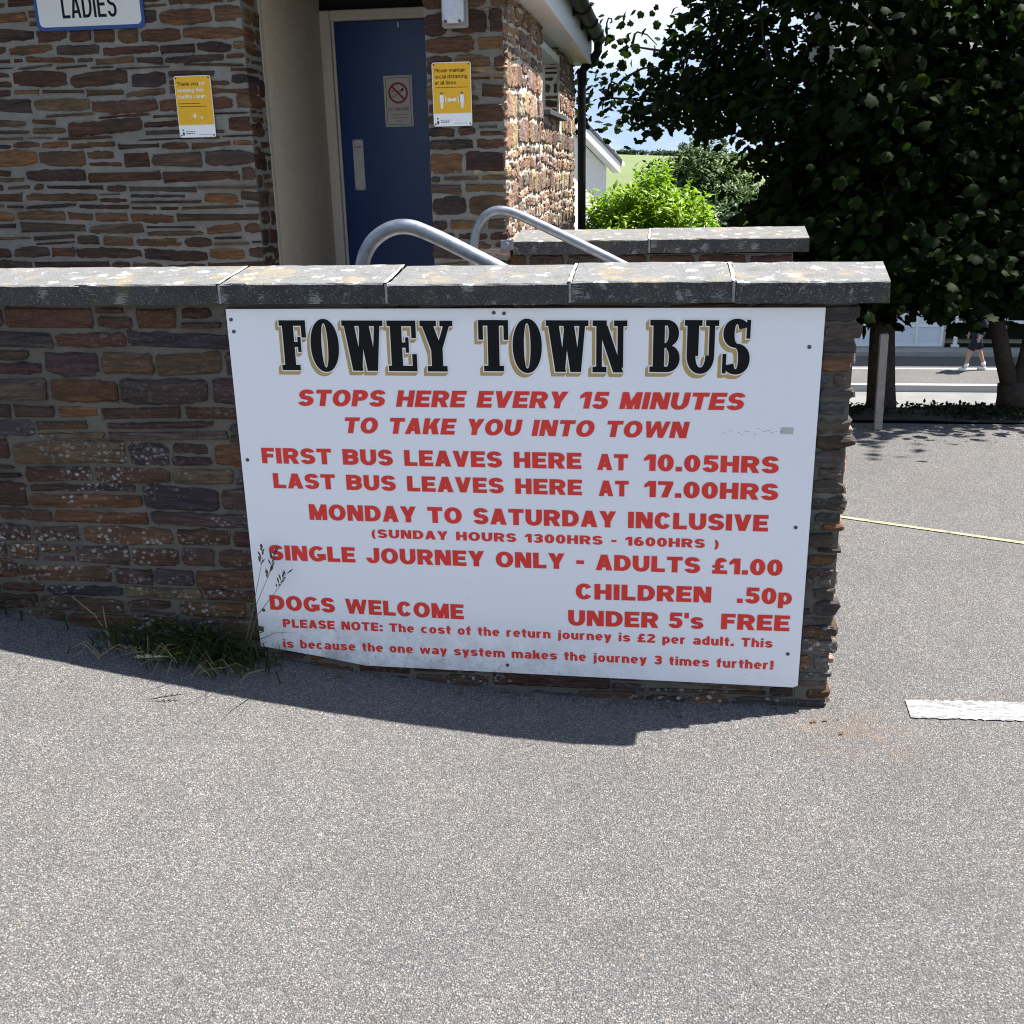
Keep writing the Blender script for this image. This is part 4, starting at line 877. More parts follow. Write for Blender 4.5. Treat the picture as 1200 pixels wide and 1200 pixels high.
# ------------------------------------------------------------------ vegetation
LEAF_O = np.array([(0, .02), (.14, -.04), (.36, -.06), (.41, .10), (.58, .24), (.50, .40), (.54, .64), (.34, .66), (.22, .82), (0, 1.0), (-.20, .84), (-.33, .66), (-.53, .66), (-.50, .40), (-.59, .26), (-.41, .10), (-.35, -.07), (-.14, -.04)], float)
def leaf_cloud(name, cen, nrm, size, outline, mat, rng, parent=None, base=(0,0,0), droop=0.25, shade=None, dirs=None):
    """one mesh of many real leaf blades; outline is a leaf shape, its blade folded along the midrib"""
    cen = np.asarray(cen, float); n = len(cen); k = len(outline)
    nrm = nrm/np.linalg.norm(nrm, axis=1)[:, None]
    r = rng.normal(size=(n, 3)) if dirs is None else dirs
    t = r - nrm*np.sum(r*nrm, 1)[:, None]; t /= np.linalg.norm(t, axis=1)[:, None] + 1e-9
    b_ = np.cross(nrm, t)
    o = np.asarray(outline); fold = -0.35*np.abs(o[:, 0]) - droop*o[:, 1]**2
    ctr = np.array([[0, .38]]); o2 = np.vstack([ctr, o]); fold = np.concatenate([[0.03], fold])
    v = cen[:, None, :] + size[:, None, None]*(b_[:, None, :]*o2[None, :, 0, None] + t[:, None, :]*o2[None, :, 1, None] + nrm[:, None, :]*fold[None, :, None])
    K = k + 1; i = np.arange(k); tri = np.stack([np.zeros(k, int), i + 1, (i + 1) % k + 1], 1)
    T = (tri[None] + (np.arange(n)*K)[:, None, None]).reshape(-1, 3)
    c = rng.random(n) if shade is None else shade
    cols = np.ones((n, K, 4)); cols[:, :, 0] = c[:, None]; cols[:, :, 1] = rng.random(n)[:, None]
    return mesh_np(name, v.reshape(-1, 3), T, mat, cols.reshape(-1, 4), parent, base)
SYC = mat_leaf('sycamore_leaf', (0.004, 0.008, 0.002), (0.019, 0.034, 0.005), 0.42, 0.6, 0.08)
LAUR = mat_leaf('bright_shrub_leaf', (0.12, 0.23, 0.006), (0.34, 0.47, 0.016), 0.42, 0.4, 0.4)
OLIV = mat_leaf('grey_green_leaf', (0.028, 0.058, 0.009), (0.085, 0.135, 0.022), 0.25, 0.5, 0.3)
COVER = mat_leaf('shaded_cover_leaf', (0.008, 0.014, 0.005), (0.022, 0.038, 0.010), 0.15, 0.6, 0.1); HEDG = mat_leaf('hedge_leaf', (0.02, 0.045, 0.012), (0.06, 0.10, 0.025), 0.2, 0.5)  # cover leaf colour darkened to paint in the shade under the trees
S = np.array(SUN_DIR); SX, SYY = S[0]/S[2], S[1]/S[2]
def blocks_sun(p):
    """true where a leaf at p would shade ground, bush or side wall that stands in full sun"""
    z0 = p[:, 2] - 0.02; gx_, gy_ = p[:, 0] - SX*z0, p[:, 1] - SYY*z0
    bad = (gy_ < 6.06 + 0.28*np.sin(gx_*3.1) + 0.16*np.sin(gx_*9.7 + 1)) & (gx_ > -4)
    z1 = p[:, 2] - 1.35; bx, by = p[:, 0] - SX*z1, p[:, 1] - SYY*z1
    bad |= (bx > -0.85) & (bx < 0.48) & (by > 9.95) & (by < 11.3) & (z1 > 0.3)
    hx = (p[:, 0] + 0.77)/SX; wz, wy = p[:, 2] - hx, p[:, 1] - SYY*hx
    bad |= (wz > 1.2) & (wz < 2.2) & (wy > 5.4) & (wy < 9.9) & (p[:, 0] > -0.77)
    xn = p[:, 0]*8.2/p[:, 1]; zn = 1.65 + (p[:, 2] - 1.65)*8.2/p[:, 1]
    bad |= (xn < .62 + .12*np.sin(zn*14)) & (zn > 1.0) & (zn < 1.84 - .22*np.clip(xn + .1, 0, 1)**2 + .05*np.sin(xn*13))     # open underside of the long left limb
    return bad
def sycamore(label, base, stems, blobs, ncl, seed, extra=()):
    rng = np.random.default_rng(seed); rr = random.Random(seed)
    tree = thing('sycamore_tree', label, 'tree', base, 'sycamores at the edge of the car park')
    cl = []
    while len(cl) < ncl:
        c, rad, flat_ = blobs[rng.integers(len(blobs))]
        d = rng.normal(size=3); d /= np.linalg.norm(d); p = np.array(c) + d*np.array(rad)*rng.random()**0.42
        if p[2] < 0.72: continue
        if blocks_sun(p[None])[0]: continue
        cl.append(p)
    cl = np.array(cl + list(extra)) if len(extra) else np.array(cl)
    m_ = MB()
    for pts, r0, r1 in stems:
        n = len(pts); m_.tube(pts, [r0 + (r1 - r0)*i/(n-1) for i in range(n)], 12)
    tops = [Vector(q) for pts, _, _ in stems for q in pts[2:]]
    for p in cl[::3]:
        e = Vector(p); s_ = min(tops, key=lambda q: (q - e).length + max(0, q.z - e.z)*1.5)
        mid = s_.lerp(e, .5) + Vector((rr.gauss(0, .1), rr.gauss(0, .1), .12)); L = (e - s_).length
        m_.tube([s_, s_.lerp(mid, .5) + Vector((0, 0, .04)), mid, mid.lerp(e, .5) + Vector((0, 0, .03)), e], [.01 + .012*L, .008 + .009*L, .006 + .006*L, .006, .004], 6, cap=False)
    m_.build('trunk', BARK, tree, smooth=True)
    P, Nn, sz, sh = [], [], [], []
    for ip, p in enumerate(cl):
        k = rng.integers(62, 100) if ip < ncl else rng.integers(34, 56); q = rng.normal(size=(k, 3))*np.array([.27, .27, .13]) + p
        q = q[~(blocks_sun(q) & (rng.random(k) < .93))]; q = q[q[:, 2] > 0.54 + .15*np.exp(-((q[:, 0] - 1.70)/.17)**2) + .03*np.sin(q[:, 0]*9) + .04*np.sin(q[:, 0]*23)]
        out = (q - p)*np.array([1, 1, .3]); nn = rng.normal(size=q.shape)*.5 + np.array([0, 0, .75]) + out*1.2
        P.append(q); Nn.append(nn); sz.append(rng.uniform(.045, .092, len(q))); sh.append(np.clip(rng.random()*.5 + rng.random(len(q))*.5, 0, 1))
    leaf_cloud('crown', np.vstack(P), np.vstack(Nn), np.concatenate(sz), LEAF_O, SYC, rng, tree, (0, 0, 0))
    return tree
ex = []
rx = random.Random(4)
def spray(a, b_, n, j):
    for i in range(n):
        u = i/(n-1); ex.append(np.array([a[k] + (b_[k] - a[k])*u + rx.gauss(0, j) for k in range(3)]))
spray((-.60, 10.35, 2.22), (1.0, 8.8, 2.05), 17, .06); spray((-.42, 10.3, 2.10), (.9, 9.0, 2.0), 10, .05); spray((.1, 8.4, 1.95), (1.1, 8.6, 1.9), 6, .06)
spray((-.33, 10.3, 2.66), (.9, 9.3, 2.35), 11, .07); spray((.0, 9.9, 2.38), (1.0, 9.2, 2.3), 9, .08); spray((.15, 9.4, 2.8), (1.2, 8.9, 2.9), 9, .12)
spray((.85, 8.0, 1.35), (1.3, 8.2, 1.2), 7, .10); spray((.75, 7.9, 1.05), (1.3, 7.9, .95), 9, .10); spray((1.0, 8.3, 1.7), (1.5, 8.3, 1.7), 7, .12)
sycamore('dark sycamore with a straight trunk, its branches reaching over the bright shrub', (1.55, 7.45, 0),
         [([(1.55, 7.45, -.05), (1.535, 7.46, .15), (1.52, 7.5, .5), (1.55, 7.65, 1.1), (1.6, 7.9, 1.9), (1.65, 8.2, 2.9), (1.6, 8.5, 4.2)], .105, .04), ([(1.55, 7.65, 1.1), (1.3, 7.9, 1.5), (.9, 8.8, 1.95), (.2, 9.5, 2.1), (-.5, 10.25, 2.2)], .045, .008), ([(1.6, 7.9, 1.9), (1.1, 8.7, 2.2), (.4, 9.7, 2.45), (-.28, 10.25, 2.62)], .04, .007)],
         [((1.5, 8.7, 3.2), (1.25, 1.5, 1.6), 1), ((1.6, 8.4, 1.9), (.9, 1.1, .9), 1), ((1.35, 8.2, 1.1), (.7, .7, .5), 1), ((1.8, 9.0, 4.6), (1.5, 1.5, 1.3), 1), ((1.45, 7.55, .9), (.35, .3, .3), 1)], 265, 41, ex)
sycamore('dark sycamore forking low into two stems beside the far road', (2.42, 7.5, 0),
         [([(2.42, 7.5, -.05), (2.41, 7.5, .08), (2.39, 7.5, .17)], .11, .085), ([(2.40, 7.5, .12), (2.33, 7.5, .32), (2.25, 7.53, .62), (2.25, 7.75, 1.2), (2.35, 8.2, 2.3), (2.5, 8.6, 3.8)], .062, .035), ([(2.43, 7.5, .12), (2.47, 7.5, .30), (2.52, 7.55, .65), (2.7, 7.8, 1.4), (3.1, 8.3, 2.6), (3.6, 8.7, 4.0)], .06, .035)],
         [((2.9, 8.9, 3.4), (1.7, 1.7, 1.7), 1), ((2.7, 8.3, 1.75), (1.3, 1.1, .95), 1), ((4.0, 9.0, 2.6), (1.6, 1.6, 1.6), 1), ((2.4, 8.1, 1.2), (1.0, .6, .45), 1), ((2.25, 7.75, 1.05), (.7, .35, .28), 1), ((3.2, 9.2, 5.2), (1.8, 1.6, 1.2), 1)], 330, 42, [np.array(q) for q in ((2.06, 7.62, .80), (2.20, 7.6, .84), (2.36, 7.55, .80), (2.52, 7.7, .86))])

def shrub(name, label, cat, base, cen, rad, n, size, mat, seed, outline, upw=.7, stems=6, sprig=True):
    rng = np.random.default_rng(seed); t = thing(name, label, cat, base); rr = random.Random(seed)
    d = rng.normal(size=(n, 3)); d /= np.linalg.norm(d, axis=1)[:, None]
    lump = 1 + .13*np.sin(d[:, 0]*7 + 1)*np.cos(d[:, 2]*6) + .10*np.sin(d[:, 1]*9 + d[:, 0]*5)
    p = np.array(cen) + d*np.array(rad)*(lump*(.62 + .38*rng.random(n)**.5))[:, None]
    if sprig:                                         # group the leaves on short upright sprigs
        m = n//9; q = p[:m]; dq = d[:m]; ax = dq*.55 + np.array([0, 0, upw]) + rng.normal(size=(m, 3))*.22; ax /= np.linalg.norm(ax, axis=1)[:, None]
        L = rng.uniform(.5, 1.25, m)*size*2.0; P, Nn, Dr = [], [], []
        for k in range(9):
            f_ = k/8; side = rng.normal(size=(m, 3)); side -= ax*np.sum(side*ax, 1)[:, None]; side /= np.linalg.norm(side, axis=1)[:, None]
            P.append(q + ax*(L*f_)[:, None]); dr = ax*(.45 + .8*f_) + side; Dr.append(dr); Nn.append(ax*1.1 - side*.7 + rng.normal(size=(m, 3))*.2)
        P, Nn, Dr = np.vstack(P), np.vstack(Nn), np.vstack(Dr)
    else: P, Nn, Dr = p, d*.8 + rng.normal(size=(n, 3))*.8 + np.array([0, 0, .4]), None
    sz = rng.uniform(.65, 1.25, len(P))*size; shd = rng.random(len(P))
    leaf_cloud('foliage', P, Nn, sz, outline, mat, rng, t, (0, 0, 0), .2, shd, Dr)
    m_ = MB()
    for k in range(stems):
        a = 6.28*k/stems; e = Vector(cen) + Vector((rad[0]*.6*math.cos(a), rad[1]*.6*math.sin(a), rad[2]*.3)); b0 = Vector(base) + Vector((.06*math.cos(a), .06*math.sin(a), -.05))
        m_.tube([b0, b0.lerp(e, .5) + Vector((0, 0, .1)), e], [.03, .02, .008], 6)
    m_.build('stem', BARK, t); return t
LANCE = [(0, 0), (.10, .2), (.17, .5), (.11, .8), (0, 1), (-.11, .8), (-.17, .5), (-.10, .2)]
OVAL = [(0, 0), (.22, .3), (.24, .6), (0, 1), (-.24, .6), (-.22, .3)]
shrub('bright_shrub', 'bright yellow-green leafy shrub in sun between the downpipe and the trees', 'shrub', (-.12, 10.55, gz(-.12, 10.55)), (-.12, 10.6, .55), (.70, .64, .84), 30000, .078, LAUR, 51, LANCE)
shrub('olive_green_tree', 'rounded grey-green small tree behind the bright shrub, before the field', 'tree', (.55, 16, gz(.55, 16)), (.52, 16, .35), (.98, .95, 1.42), 26000, .08, OLIV, 52, OVAL, sprig=True)
shrub('dark_shrub', 'dark shaded shrub under the sycamore, just right of the bright shrub', 'shrub', (.95, 11.6, gz(.95, 11.6)), (.95, 11.6, .35), (.62, .7, .85), 8000, .075, HEDG, 53, OVAL)
# low ground cover along the bed under the trees
rng = np.random.default_rng(61); n = 5000
px = rng.uniform(.9, 7.0, n); py = rng.uniform(7.10, 7.48, n); hgt = .018 + .012*np.sin(px*7) + .012*np.sin(px*17 + 2); pz = rng.random(n)**.6*np.maximum(.03, hgt)
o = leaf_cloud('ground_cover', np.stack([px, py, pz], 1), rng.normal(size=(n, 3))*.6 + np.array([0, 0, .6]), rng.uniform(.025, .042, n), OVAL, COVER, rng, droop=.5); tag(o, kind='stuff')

# trees and hedges on the far hill
def far_row(name, x0, x1, y0, y1, n, h, seed):
    rng = np.random.default_rng(seed); u = np.sort(rng.random(n)); X = x0 + (x1 - x0)*u; Yc = y0 + (y1 - y0)*u; P = []
    for x, y in zip(X, Yc):
        k = 60; r = h*rng.uniform(.45, 1.1); q = rng.normal(size=(k, 3)); q /= np.linalg.norm(q, axis=1)[:, None]
        P.append(np.array([x, y, gz(x, y) + r*.45]) + q*np.array([r*.8, r*.8, r*.55])*rng.uniform(.6, 1, (k, 1)))
    P = np.vstack(P); o = leaf_cloud(name, P, rng.normal(size=P.shape) + np.array([0, 0, .5]), rng.uniform(1.0, 2.2, len(P)), OVAL, HEDG, rng); return tag(o, kind='stuff')
far_row('far_hedgerow', -260, 260, 948, 948, 420, 4.6, 71)
far_row('far_hedgerow', 48, 200, 800, 850, 60, 5.0, 72)
far_row('far_hedgerow', 35, 220, 560, 600, 60, 3.2, 73)
for k, (x, y, h) in enumerate([(18, 948, 11), (27, 948, 12.5), (-52, 948, 9)]):
    lab = ['small far tree on the hill crest just left of its taller neighbour', 'tallest far tree on the hill crest behind the grey-green tree', 'far hill tree on the crest beside the white gable'][k]
    rng = np.random.default_rng(80 + k); t = thing('hill_tree', lab, 'tree', (x, y, gz(x, y)), 'trees on the far hill crest')
    m_ = MB(); m_.tube([(x, y, gz(x, y) - .5), (x, y, gz(x, y) + h*.6)], [.5, .25], 6); m_.build('trunk', BARK, t)
    q = rng.normal(size=(420, 3)); q /= np.linalg.norm(q, axis=1)[:, None]; q = np.array([x, y, gz(x, y) + h*.66]) + q*np.array([h*.42, h*.42, h*.36])*rng.uniform(.55, 1, (420, 1))
    leaf_cloud('crown', q, rng.normal(size=q.shape) + np.array([0, 0, .5]), rng.uniform(.9, 1.6, 420), OVAL, HEDG, rng, t)

# ------------------------------------------------------------------ weeds at the foot of the wall
GRASS = mat_leaf('dark_grass', (0.022, 0.036, 0.012), (0.06, 0.085, 0.022), 0.3, 0.5); STRAW = plain('dry_straw', (0.24, 0.18, 0.09), .8, .2, nscale=60)
def blades(mb, cx, cy, spx, spy, n, h, seed, lean=(0, -.4)):
    rr = random.Random(seed)
    for k in range(n):
        x = cx + rr.gauss(0, spx); y = cy - abs(rr.gauss(0, spy)); z = gz(x, y); L = h*rr.uniform(.4, 1.25); w = rr.uniform(.0016, .0042); a = rr.uniform(0, 6.28)
        dx, dy = rr.gauss(lean[0], .5)*L, rr.gauss(lean[1], .4)*L; sx_, sy_ = math.cos(a)*w, math.sin(a)*w; pts = []
        for i in range(5):
            u = i/4; ww = (1 - u**1.5)*1.0 + .02; X = x + dx*u*u; Y = y + dy*u*u; Z = z + L*(u - .42*u*u*rr.uniform(.7, 1.2))
            pts += [(X - sx_*ww, Y - sy_*ww, max(Z, z + .002)), (X + sx_*ww, Y + sy_*ww, max(Z, z + .002))]
        c = rr.random(); mb.add(pts, [(2*i, 2*i+1, 2*i+3, 2*i+2) for i in range(4)], 0, (c, c, 0))
def broadleaves(mb, cx, cy, spx, spy, n, seed, hmax=.1):
    rr = random.Random(seed)
    for k in range(n):
        x = cx + rr.gauss(0, spx); y = cy - abs(rr.gauss(0, spy)); z = gz(x, y) + rr.uniform(.01, hmax); s_ = rr.uniform(.012, .03); a = rr.uniform(0, 6.28); c = rr.random()*.8
        f_ = Vector((math.cos(a), math.sin(a), rr.uniform(-.5, .5))); g = Vector((-f_.y, f_.x, rr.uniform(-.3, .3)))*.45; p = Vector((x, y, z))
        mb.add([p, p + (f_*.5 + g)*s_, p + f_*s_, p + (f_*.5 - g)*s_], [(0, 1, 2, 3)], 0, (c, c, 0))
t = thing('weed_clump', 'clump of dark grass and weeds at the left corner of the bus sign', 'weeds', (-1.48, 3.03, gz(-1.48, 3.03)), 'weeds at the wall foot')
m_ = MB(); blades(m_, -1.42, 3.055, .09, .06, 260, .20, 1); blades(m_, -1.60, 3.04, .12, .06, 170, .14, 2); broadleaves(m_, -1.50, 3.05, .10, .05, 260, 3, .13); m_.build('grass_blades', GRASS, t)
m_ = MB(); rs = random.Random(6)
for k in range(30):
    x, y = -1.56 + rs.gauss(0, .13), 2.98 - abs(rs.gauss(0, .05)); z = gz(x, y); a = rs.uniform(0, 3.14); L = rs.uniform(.04, .12)
    m_.tube([(x, y, z + .01), (x + L*.5*math.cos(a), y - L*.4*math.sin(a), z + rs.uniform(.02, .09)), (x + L*math.cos(a), y - L*math.sin(a), z + rs.uniform(.008, .07))], .0011, 5)
m_.build('dry_blades', STRAW, t)
t = thing('weed_clump', 'small tuft of dark weeds at the wall foot on the far left edge', 'weeds', (-2.32, 3.04, gz(-2.32, 3.04)), 'weeds at the wall foot')
m_ = MB(); blades(m_, -2.34, 3.06, .10, .05, 110, .12, 4); broadleaves(m_, -2.34, 3.06, .11, .05, 150, 5, .15); m_.build('grass_blades', GRASS, t)
def head(mb, p, d, L, n, seed, s_=.011):
    rr = random.Random(seed); p, d = Vector(p), Vector(d).normalized()
    for k in range(n):
        u = k/(n-1); q = p + d*L*u; side = Vector((rr.choice((-1, 1))*rr.uniform(.5, 1), rr.uniform(-.5, .1), .25)).normalized(); e = q + (side*.7 + d*.9).normalized()*s_*rr.uniform(1.0, 2.4)
        mb.tube([q, q.lerp(e, .6), e], [.0006, .0028, .0006], 5, 0)
# tall flowering grass in front of the sign
t = thing('grass_stem', 'tall flowering grass stem leaning across the lower left of the bus sign', 'grass', (-1.335, 3.03, gz(-1.335, 3.03)))
m_ = MB()
for a, b_, c in (((-1.335, 3.03, .12), (-1.285, 3.03, .28), (-1.20, 3.035, .45)), ((-1.33, 3.03, .12), (-1.27, 3.025, .27), (-1.165, 3.03, .40)), ((-1.34, 3.035, .12), (-1.29, 3.03, .27), (-1.235, 3.035, .47))):
    m_.tube([a, b_, c], [.0014, .0012, .0007], 6)
m_.build('stem', plain('green_brown_stem', (.12, .11, .05), .7), t)
m_ = MB(); head(m_, (-1.225, 3.035, .40), (.3, 0, .9), .10, 16, 1, .012); head(m_, (-1.195, 3.03, .37), (.45, 0, .6), .06, 10, 2, .013); head(m_, (-1.245, 3.035, .445), (.2, 0, .9), .06, 10, 5, .011)
m_.build('seed_head', plain('purple_brown_seed', (.085, .055, .045), .8), t)
t = thing('dry_stalk', 'long curved dry stalk with pale seed head lying beside the weed clump', 'stalk', (-1.78, 3.0, gz(-1.78, 3.0)))
m_ = MB(); m_.tube([(-1.93, 3.06, .30), (-1.84, 3.03, .25), (-1.78, 2.99, .20), (-1.775, 2.985, .165), (-1.74, 2.94, .14), (-1.66, 2.90, .125), (-1.56, 2.89, .112), (-1.47, 2.90, .105)], [.0016, .002, .0024, .003, .0026, .002, .0016, .001], 7)
m_.tube([(-1.782, 2.99, .30), (-1.776, 2.985, .165)], [.0014, .003], 6); m_.tube([(-1.50, 2.93, .15), (-1.57, 2.93, .16)], .0012, 5); m_.build('stem', STRAW, t)
m_ = MB(); head(m_, (-1.56, 2.93, .158), (-1, -.1, -.08), .075, 14, 3, .012); m_.build('seed_head', plain('pale_seed', (.62, .52, .34), .8), t)
tw = MB(); p0 = Vector((-1.50, 2.70, gz(-1.5, 2.70) + .006))
tw.tube([p0, p0 + Vector((.03, .01, .004)), p0 + Vector((.085, .035, .003))], [.0015, .002, .001], 6)
for k in range(7): tw.tube([p0 + Vector((.03 + .008*k, .012 + .0035*k, .003)), p0 + Vector((.033 + .008*k, .012 + .0035*k + (.012 if k % 2 else -.010), .008))], [.0022, .0008], 5)
tag(tw.build('twig', plain('dark_twig', (.03, .024, .02), .9), base=p0), 'small dark twig lying on sunlit tarmac just outside the wall shadow', 'twig')

# dry leaf scraps and grit swept against the wall foot and the bed edge
lm = MB(); rs = random.Random(77)
for k in range(260):
    if k < 120: x, y = rs.uniform(-2.6, .6), 3.06 - abs(rs.gauss(0, .05))
    elif k < 210: x, y = rs.uniform(1.0, 3.2), 6.95 - abs(rs.gauss(0, .22))
    else: x, y = rs.uniform(-2.5, 2.2), rs.uniform(1.4, 5.5)
    z = gz(x, y) + .004; s_ = rs.uniform(.004, .013)*(1.0 if k < 120 else 1.5 if k < 210 else .45); a = rs.uniform(0, 6.28); u = Vector((math.cos(a), math.sin(a), rs.uniform(-.1, .25)))*s_; w = Vector((-math.sin(a), math.cos(a), rs.uniform(0, .3)))*s_*.45; q = Vector((x, y, z + abs(u.z)))
    lm.add([q - u, q + w, q + u, q - w], [(0, 1, 2, 3)])
tag(lm.build('leaf_litter', plain('dead_leaf', (.10, .065, .035), .9, .5, nscale=60)), kind='stuff')

# post at the edge of the bed
pm = MB(); pts = [(1.385, 6.80, -.1), (1.432, 6.80, -.1), (1.432, 6.845, -.1), (1.385, 6.845, -.1), (1.372, 6.80, .598), (1.418, 6.80, .602), (1.418, 6.845, .606), (1.372, 6.845, .600)]
pm.add(pts, [(0,3,2,1),(4,5,6,7),(0,1,5,4),(1,2,6,5),(2,3,7,6),(3,0,4,7)])
po = pm.build('marker_post', POSTM, base=(1.408, 6.82, 0)); tag(po, 'plain pale grey square post leaning slightly beside the sycamore trunk', 'post')

# ------------------------------------------------------------------ across the valley road: garage building, white gabled house, walker
Z0 = -3.28
ga = thing('garage_building', 'white garage building with panelled doors and a railed porch across the road', 'building', (9, 31, Z0))
m_ = MB(); m_.box((4.6, 29.95, Z0 - .3), (7.72, 36, 4.0)); m_.box((7.72, 29.95, -1.9), (16.5, 36, 4.0)); m_.box((7.72, 31.5, Z0 - .3), (16.5, 36, -1.9)); m_.build('wall', CREAM, ga)
m_ = MB(); m_.add([(4.2, 29.0, 4.01), (17, 29.0, 4.01), (17, 36.5, 4.01), (4.2, 36.5, 4.01), (4.2, 32.7, 5.9), (17, 32.7, 5.9)], [(0,3,2,1),(0,1,5,4),(3,4,5,2),(0,4,3),(1,2,5)]); m_.build('roof', SLATE, ga)  # front eave, hidden by the trees, made deep to shade the road
for i, (xa, xb) in enumerate([(4.75, 7.62)]):
    m_ = MB()
    m_.box((xa, 29.84, Z0), (xb, 29.90, Z0 + 2.2)); gd = m_.build('garage_door', BLUEW, ga)
    m_ = MB()
    for k in range(5): m_.box((xa, 29.81, Z0 + .02 + .52*k), (xb, 29.845, Z0 + .08 + .52*k))
    for x in (xa, (xa + xb)/2 - .03, xa*.25 + xb*.75, xb - .06, xa*.75 + xb*.25): m_.box((x, 29.805, Z0 + .02), (x + .06, 29.838, Z0 + 2.15))
    m_.build('door_rail', WHITE, gd)
m_ = MB(); m_.box((7.73, 31.3, Z0), (16.4, 31.45, -1.9)); m_.build('dark_opening', DARK, ga)  # dark sheet standing in for the shade inside the open porch
for x in (7.92, 9.15, 10.4, 11.7):
    m_ = MB(); m_.box((x, 29.86, Z0 + .05), (x + .10, 29.94, -1.9)); m_.box((x - .05, 29.82, Z0), (x + .15, 29.94, Z0 + .06)); m_.build('porch_post', WHITE, ga)
m_ = MB(); m_.box((7.73, 29.88, Z0 + .62), (16.4, 29.92, Z0 + .70)); m_.box((7.73, 29.88, Z0 + 1.02), (16.4, 29.92, Z0 + 1.12)); m_.build('porch_rail', WHITE, ga)
m_ = MB(); m_.box((8.6, 29.83, Z0 + 1.12), (16.4, 29.875, -1.9)); m_.build('porch_panel', BLUEW, ga)
ho = thing('gabled_house', 'cream rendered house with a white verge on its sloping gable behind the downpipe', 'house', (-5, 31, -3.4))
TH = R(55)
def hp(a, d, z): return (-1.36 - a*math.cos(TH) - d*math.sin(TH), 28.0 - a*math.sin(TH) + d*math.cos(TH), z)      # a along the gable from its near eave, d back into the house
def hprism(m_, outline, d0, d1):
    n = len(outline); m_.add([hp(a, d0, z) for a, z in outline] + [hp(a, d1, z) for a, z in outline], [tuple(range(n)), tuple(range(2*n-1, n-1, -1))] + [((i+1) % n, i, n+i, n+(i+1) % n) for i in range(n)])
HW = plain('white_house_render', (0.76, 0.73, 0.68), .9, .04, nscale=12, bump=.3)
m_ = MB(); hprism(m_, [(0, -3.6), (7, -3.6), (7, 1.52), (3.5, 3.67), (0, 1.52)], 0, 9); m_.build('wall', HW, ho)
m_ = MB(); m2 = MB()
for s_ in (1, -1):
    X = lambda d: 3.5 - s_*d
    hprism(m_, [(X(0), 4.02), (X(3.78), 1.70), (X(3.78), 1.62), (X(0), 3.94)], -.28, 9.2); hprism(m2, [(X(0), 3.935), (X(3.74), 1.64), (X(3.74), 1.38), (X(0), 3.675)], -.25, -.02)
m_.build('roof', SLATE, ho); m2.build('verge_board', WHITE, ho)
m_ = MB(); m_.tube([hp(-.33, -.28, 1.60), hp(-.33, 9.1, 1.60)], .06, 8); m_.build('gutter', WHITE, ho)

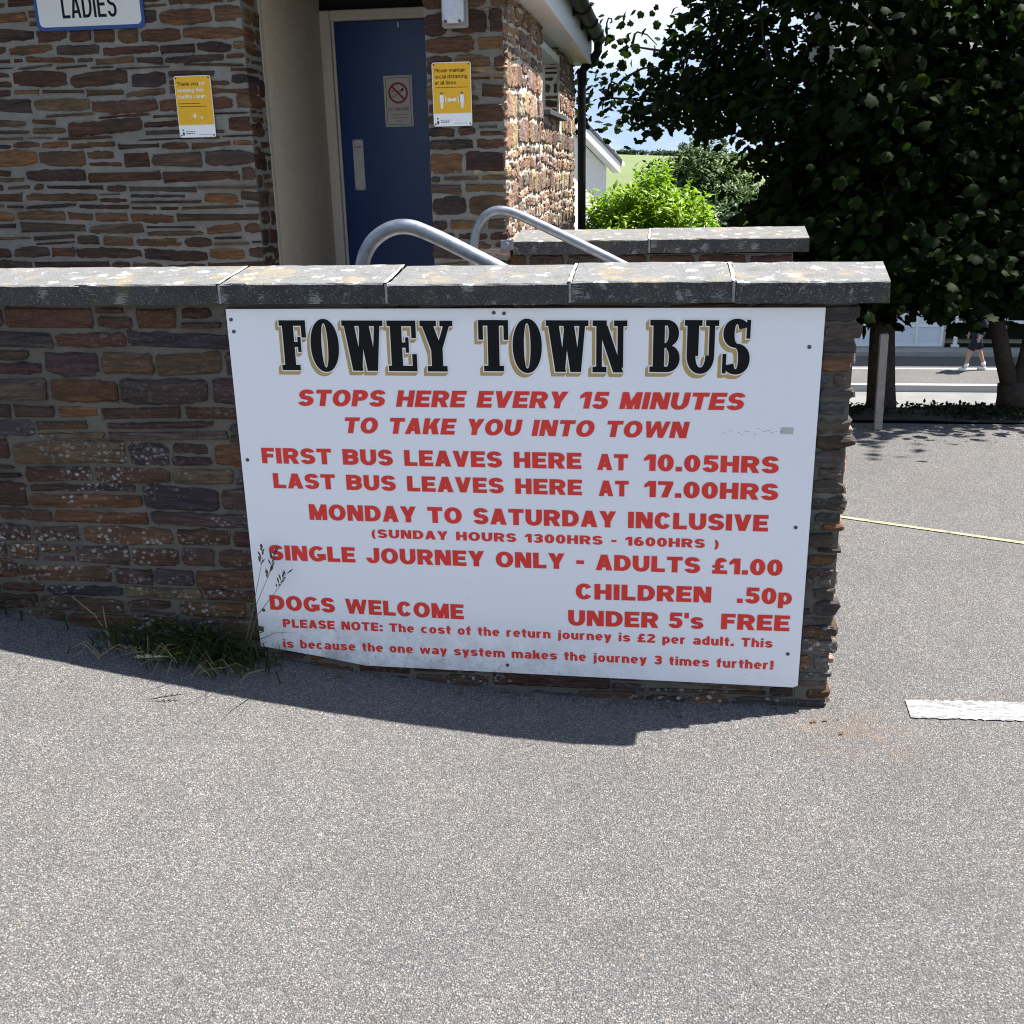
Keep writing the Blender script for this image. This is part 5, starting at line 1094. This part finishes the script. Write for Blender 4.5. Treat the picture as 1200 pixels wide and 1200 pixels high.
# walker on the far road edge
def walker(base):
    t = thing('person', 'person in dark shorts and pale shoes walking along the far road', 'person', base)
    J = {'pel': (0, 0, .93), 'spi': (0, 0, 1.12), 'che': (-.01, 0, 1.33), 'nek': (-.02, 0, 1.47), 'hea': (-.035, 0, 1.58), 'top': (-.035, 0, 1.70),
         'hl': (0, -.09, .90), 'kl': (-.17, -.09, .50), 'al': (-.24, -.09, .10), 'fl': (-.36, -.09, .045), 'hr': (0, .09, .90), 'kr': (.10, .09, .49), 'ar': (.24, .09, .13), 'fr': (.13, .09, .04),
         'sl': (-.01, -.19, 1.38), 'el': (.08, -.23, 1.12), 'wl': (-.02, -.24, .90), 'pl': (-.04, -.24, .83), 'sr': (-.01, .19, 1.38), 'er': (.02, .23, 1.11), 'wr': (-.12, .24, .92), 'pr': (-.15, .24, .85)}
    rad = dict(pel=.125, spi=.115, che=.13, nek=.055, hea=.085, top=.075, hl=.088, kl=.057, al=.04, fl=.038, hr=.088, kr=.057, ar=.04, fr=.038, sl=.06, el=.042, wl=.029, pl=.034, sr=.06, er=.042, wr=.029, pr=.034)
    E = [('pel','spi'),('spi','che'),('che','nek'),('nek','hea'),('hea','top'),('pel','hl'),('hl','kl'),('kl','al'),('al','fl'),('pel','hr'),('hr','kr'),('kr','ar'),('ar','fr'),('che','sl'),('sl','el'),('el','wl'),('wl','pl'),('che','sr'),('sr','er'),('er','wr'),('wr','pr')]
    for s in ('l', 'r'):
        p = Vector(J['p' + s])
        for k in range(5):
            a = f'g{s}{k}'; off = Vector((-.02 + .013*k, 0, -.07 - .012*(k in (1, 2)))) if k < 4 else Vector((-.045, .0, -.03)); J[a] = tuple(p + off*.6); J[a + 'e'] = tuple(p + off*1.25 + Vector((-.012, 0, 0))); rad[a] = .010; rad[a + 'e'] = .008; E += [('p' + s, a), (a, a + 'e')]
    names = list(J); me = bpy.data.meshes.new('person_body'); me.from_pydata([J[n_] for n_ in names], [(names.index(a), names.index(b_)) for a, b_ in E], [])
    ob = bpy.data.objects.new('body', me); COL.objects.link(ob); ob.parent = t
    sk = ob.modifiers.new('skin', 'SKIN'); sl = me.skin_vertices[0].data
    for i, n_ in enumerate(names): sl[i].radius = (rad[n_], rad[n_])
    sl[names.index('pel')].use_root = True
    sd = ob.modifiers.new('sub', 'SUBSURF'); sd.levels = 1; sd.render_levels = 2
    me.materials.append(plain('skin', (.42, .25, .17), .6, .05))
    B = Vector(base)
    def shell(name, chains, mat):
        m_ = MB()
        for pts, rr in chains: m_.tube([B + Vector(p) for p in pts], rr, 14)
        m_.build(name, mat, t, smooth=True)
    navy = plain('navy_cloth', (.012, .014, .028), .9)
    shell('shorts', [([(0, 0, 1.0), (0, 0, .86)], [.15, .16]), ([(0, -.085, .92), (-.10, -.09, .68), (-.16, -.09, .53)], [.115, .10, .092]), ([(0, .085, .92), (.05, .09, .68), (.09, .09, .53)], [.115, .10, .092])], navy)
    shell('jumper', [([(0, 0, .96), (0, 0, 1.12), (-.01, 0, 1.33), (-.02, 0, 1.43)], [.155, .145, .17, .09]), ([(-.01, -.17, 1.38), (.08, -.23, 1.12), (-.02, -.24, .93)], [.085, .062, .045]), ([(-.01, .17, 1.38), (.02, .23, 1.11), (-.12, .24, .95)], [.085, .062, .045])], navy)
    for s, (ax, fx, y) in enumerate(((-.24, -.36, -.09), (.24, .13, .09))):
        shell('shoe', [([(ax + .04, y, .05), (ax, y, .055), (fx, y, .045), (fx - .04, y, .04)], [.045, .052, .045, .03])], plain('pale_shoe', (.68, .68, .66), .6))
        shell('sock', [([(ax, y, .09), (ax + (.03 if s == 0 else -.02), y, .20)], [.046, .05])], WHITE)
    m_ = MB(); hc = B + Vector((-.02, 0, 1.66))
    vs, fs = [], []
    for j in range(7):
        ph = math.pi*.62*j/6
        for k in range(12):
            a = 6.2832*k/12; vs.append(hc + Vector((.105*math.sin(ph)*math.cos(a) + .012, .098*math.sin(ph)*math.sin(a), .10*math.cos(ph))))
    fs = [(j*12 + k, (j+1)*12 + k, (j+1)*12 + (k+1) % 12, j*12 + (k+1) % 12) for j in range(6) for k in range(12)]
    m_.add(vs, fs); m_.build('hair', plain('brown_hair', (.05, .03, .02), .7), t, smooth=True)
    return t
walker((7.72, 27.0, -3.392))
